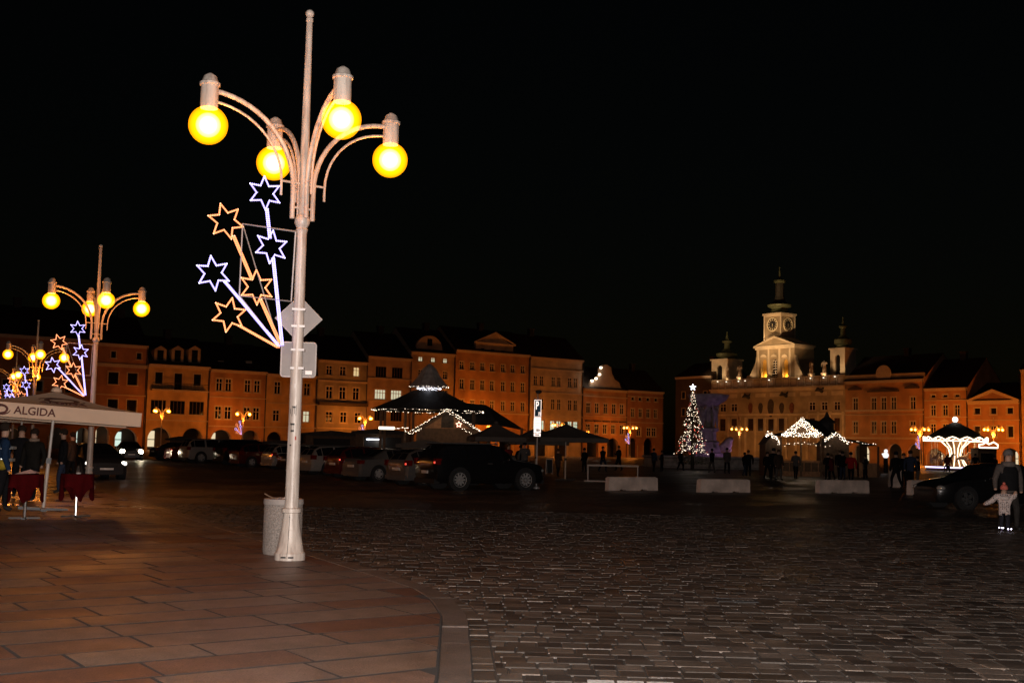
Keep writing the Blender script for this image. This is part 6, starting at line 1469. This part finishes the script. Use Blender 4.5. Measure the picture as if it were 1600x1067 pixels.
def dotted():
    m = bpy.data.materials.new('dotted_coat'); m.use_nodes = True; nt = m.node_tree; b = nt.nodes['Principled BSDF']; b.inputs['Roughness'].default_value = .9
    tc = nt.nodes.new('ShaderNodeTexCoord'); v = nt.nodes.new('ShaderNodeTexVoronoi'); v.inputs['Scale'].default_value = 26; v.inputs['Randomness'].default_value = .5; nt.links.new(tc.outputs['Object'], v.inputs['Vector'])
    r_ = nt.nodes.new('ShaderNodeValToRGB'); r_.color_ramp.interpolation = 'CONSTANT'; r_.color_ramp.elements[0].color = (.05, .035, .035, 1); r_.color_ramp.elements[1].position = .33; r_.color_ramp.elements[1].color = (.60, .50, .47, 1)
    nt.links.new(v.outputs['Distance'], r_.inputs[0]); nt.links.new(r_.outputs[0], b.inputs['Base Color']); return m
MATS['cloth_%.3f%.3f%.3f' % (.601, .5, .47)] = dotted()
ch = person(Vector((pc_.x, pc_.y, -.012)), R(165), 'small child in dotted pale coat and orange-pink bobble hat', (.601, .5, .47), (.02, .02, .025), h=.98, bulk=1.55, stride=.12, head=1.32, hat=(.62, .16, .12), armR=[(.45, .08, 1.22), (.70, .16, 1.10), (.82, .18, 1.06)], armL=[(-.38, .0, 1.38), (-.42, .05, 1.55), (-.42, .06, 1.64)], coat=.40, group='adult and child crossing the square', shoes=mat('child_shoe', (.05, .03, .07), .5))
sc_ = MB().lathe([(.10, .70), (.125, .72), (.125, .78), (.09, .80)], 14).build('hood_collar', cloth('fleece', (.6, .52, .48)), ch, 50)
sl_ = MB()
for dx, dy in ((-.12, .10), (-.05, .14), (.07, .10), (.12, .06), (.05, .13)): sl_.bead((dx, dy, .075 + .02 * (dx > 0)), .018)
sl_.build('shoe_lights', glow('shoe_lights', (.85, .8, 1.0), 6), ch)
# at the left edge: blue jacket with reflective bands, and guests under the parasol
pl = at(4, 740, 24.5)
bp_ = person(Vector((pl.x, pl.y, PZ)), R(-60), 'person in blue jacket with reflective bands at the left edge', (.012, .03, .07), (.01, .01, .012), h=1.80, bulk=1.25, group='guests by the parasol', coat=.52)
MB().lathe([(.235, 1.30), (.24, 1.36)], 18, cap=False).lathe([(.225, 1.05), (.225, 1.11)], 18, cap=False).build('reflective_bands', retro('band', (.75, .8, .78), .45), bp_)
MB().sphere((.2, -.05, .98), .14, 10, 8, (1, 1, .8)).build('yellow_bag', cloth('yellow', (.35, .26, .03)), bp_, 60)
for px, D, yaw, jc, tc_, lb, h in ((52, 29, 170, (.016, .014, .012), dk, 'guest in dark jacket with pale collar under the parasol', 1.72), (32, 30.5, 200, dk, dk, 'dark-clothed guest at the back left under the parasol', 1.80), (98, 33, 120, dk, bl, 'dark-clothed guest in the shade right of the parasol pole', 1.76), (112, 40, 90, br_, dk, 'passer-by behind the right red table', 1.7)):
    q = at(px, 720, D); g_ = person(Vector((q.x, q.y, PZ)), R(yaw), lb, jc, tc_, h=h, group='guests by the parasol')
    if px == 52: MB().lathe([(.09, 1.44), (.13, 1.46), (.13, 1.51), (.09, 1.53)], 14).build('collar', cloth('fur', (.28, .2, .15)), g_, 60)
P = [(782, 58, 30, dk, bl, 'person in dark coat between the black off-roader and the parking sign'), (797, 60, 200, rd, dk, 'person in red jacket left of the parking sign'), (812, 62, 160, gy, dk, 'person in grey jacket left of the parking sign'), (824, 63, 20, dk, dk, 'dark figure close behind the parking sign'), (872, 66, 340, br_, dk, 'person in brown coat right of the parking sign'),
     (905, 80, 10, dk, dk, 'dark figure above the left end of the tubular frame'), (948, 84, 200, dk, bl, 'dark figure above the tubular frame'), (965, 90, 60, dk, dk, 'dark figure above the right end of the tubular frame'), (1012, 88, 320, bl, dk, 'dark blue figure above the leftmost barrier'), (1038, 92, 100, dk, dk, 'dark figure left of the Christmas tree'),
     (1060, 92, 200, dk, dk, 'dark figure at the foot of the Christmas tree'), (1122, 86, 30, dk, gy, 'person before the fountain, right side'), (1138, 84, 190, gy, dk, 'grey-jacketed person right of the fountain'), (1163, 78, 15, dk, dk, 'dark figure under the two-globe lamp'), (1172, 79, 340, dk, bl, 'second dark figure under the two-globe lamp'), (1199, 72, 170, dk, dk, 'tall dark figure left of the garland stall'),
     (1207, 71, 200, br_, gy, 'person with pale trousers left of the garland stall'), (1216, 72, 20, dk, dk, 'dark figure by the left post of the garland stall'), (1241, 77, 0, gy, dk, 'grey figure before the stall counter'), (1288, 70, 10, (.10, .012, .015), dk, 'person in maroon coat before the stall'), (1298, 71, 330, dk, dk, 'dark figure beside the maroon coat'), (1312, 72, 15, dk, bl, 'dark figure between maroon and red coats'),
     (1324, 73, 350, dk, dk, 'tall dark figure behind the red coat'), (1332, 66, 5, (.30, .012, .014), dk, 'person in bright red coat before the right stall'), (1346, 78, 40, dk, dk, 'dark figure right of the red coat'), (1360, 80, 200, gy, dk, 'grey figure at the right end of the stall'),
     (1400, 60, 20, dk, dk, 'dark figure above the upright concrete block'), (1411, 61, 340, bl, dk, 'dark blue figure right of the concrete block'), (1420, 60, 190, dk, dk, 'tall dark figure left of the carousel'), (1431, 64, 60, dk, gy, 'dark figure with grey trousers left of the carousel'), (1472, 118, 30, dk, dk, 'small figure before the carousel platform, left'), (1484, 117, 350, rd, dk, 'small red figure before the carousel centre'), (1521, 112, 10, dk, dk, 'small figure between carousel and ticket booth'),
     (1562, 100, 20, dk, dk, 'dark figure under the right arch behind the black car')]
for i, (px, D, yaw, jc, tc_, lb) in enumerate(P):
    pose = [(None, None), ([(-.27, .02, 1.14), (-.20, .17, 1.04), (-.14, .20, 1.02)], [(.27, .02, 1.14), (.20, .17, 1.04), (.14, .20, 1.02)]),
            ([(-.29, .05, 1.14), (-.18, .25, 1.22), (-.13, .28, 1.30)], None), ([(-.25, -.12, 1.13), (-.24, -.10, .90), (-.23, -.08, .82)], [(.25, .10, 1.13), (.24, .24, .95), (.23, .28, .88)])][(i * 3 + i // 4) % 4]
    jx = ((i * 37) % 11 - 5) * .09
    q = at(px, 710, D + ((i * 53) % 9 - 4) * .7); person(Vector((q.x + jx, q.y, -.012)), R(yaw + (i * 71) % 90 - 45), lb, jc, tc_, h=(1.62, 1.76, 1.84, 1.70, 1.55)[i % 5], stride=(.14, .05, .30, .22)[i % 4], bulk=(1.1, 1.25, 1.18)[i % 3], armL=pose[0], armR=pose[1], coat=(.46, .36, .5)[i % 3], hair=((.03, .02, .015), (.10, .06, .03), (.015, .015, .02))[i % 3])
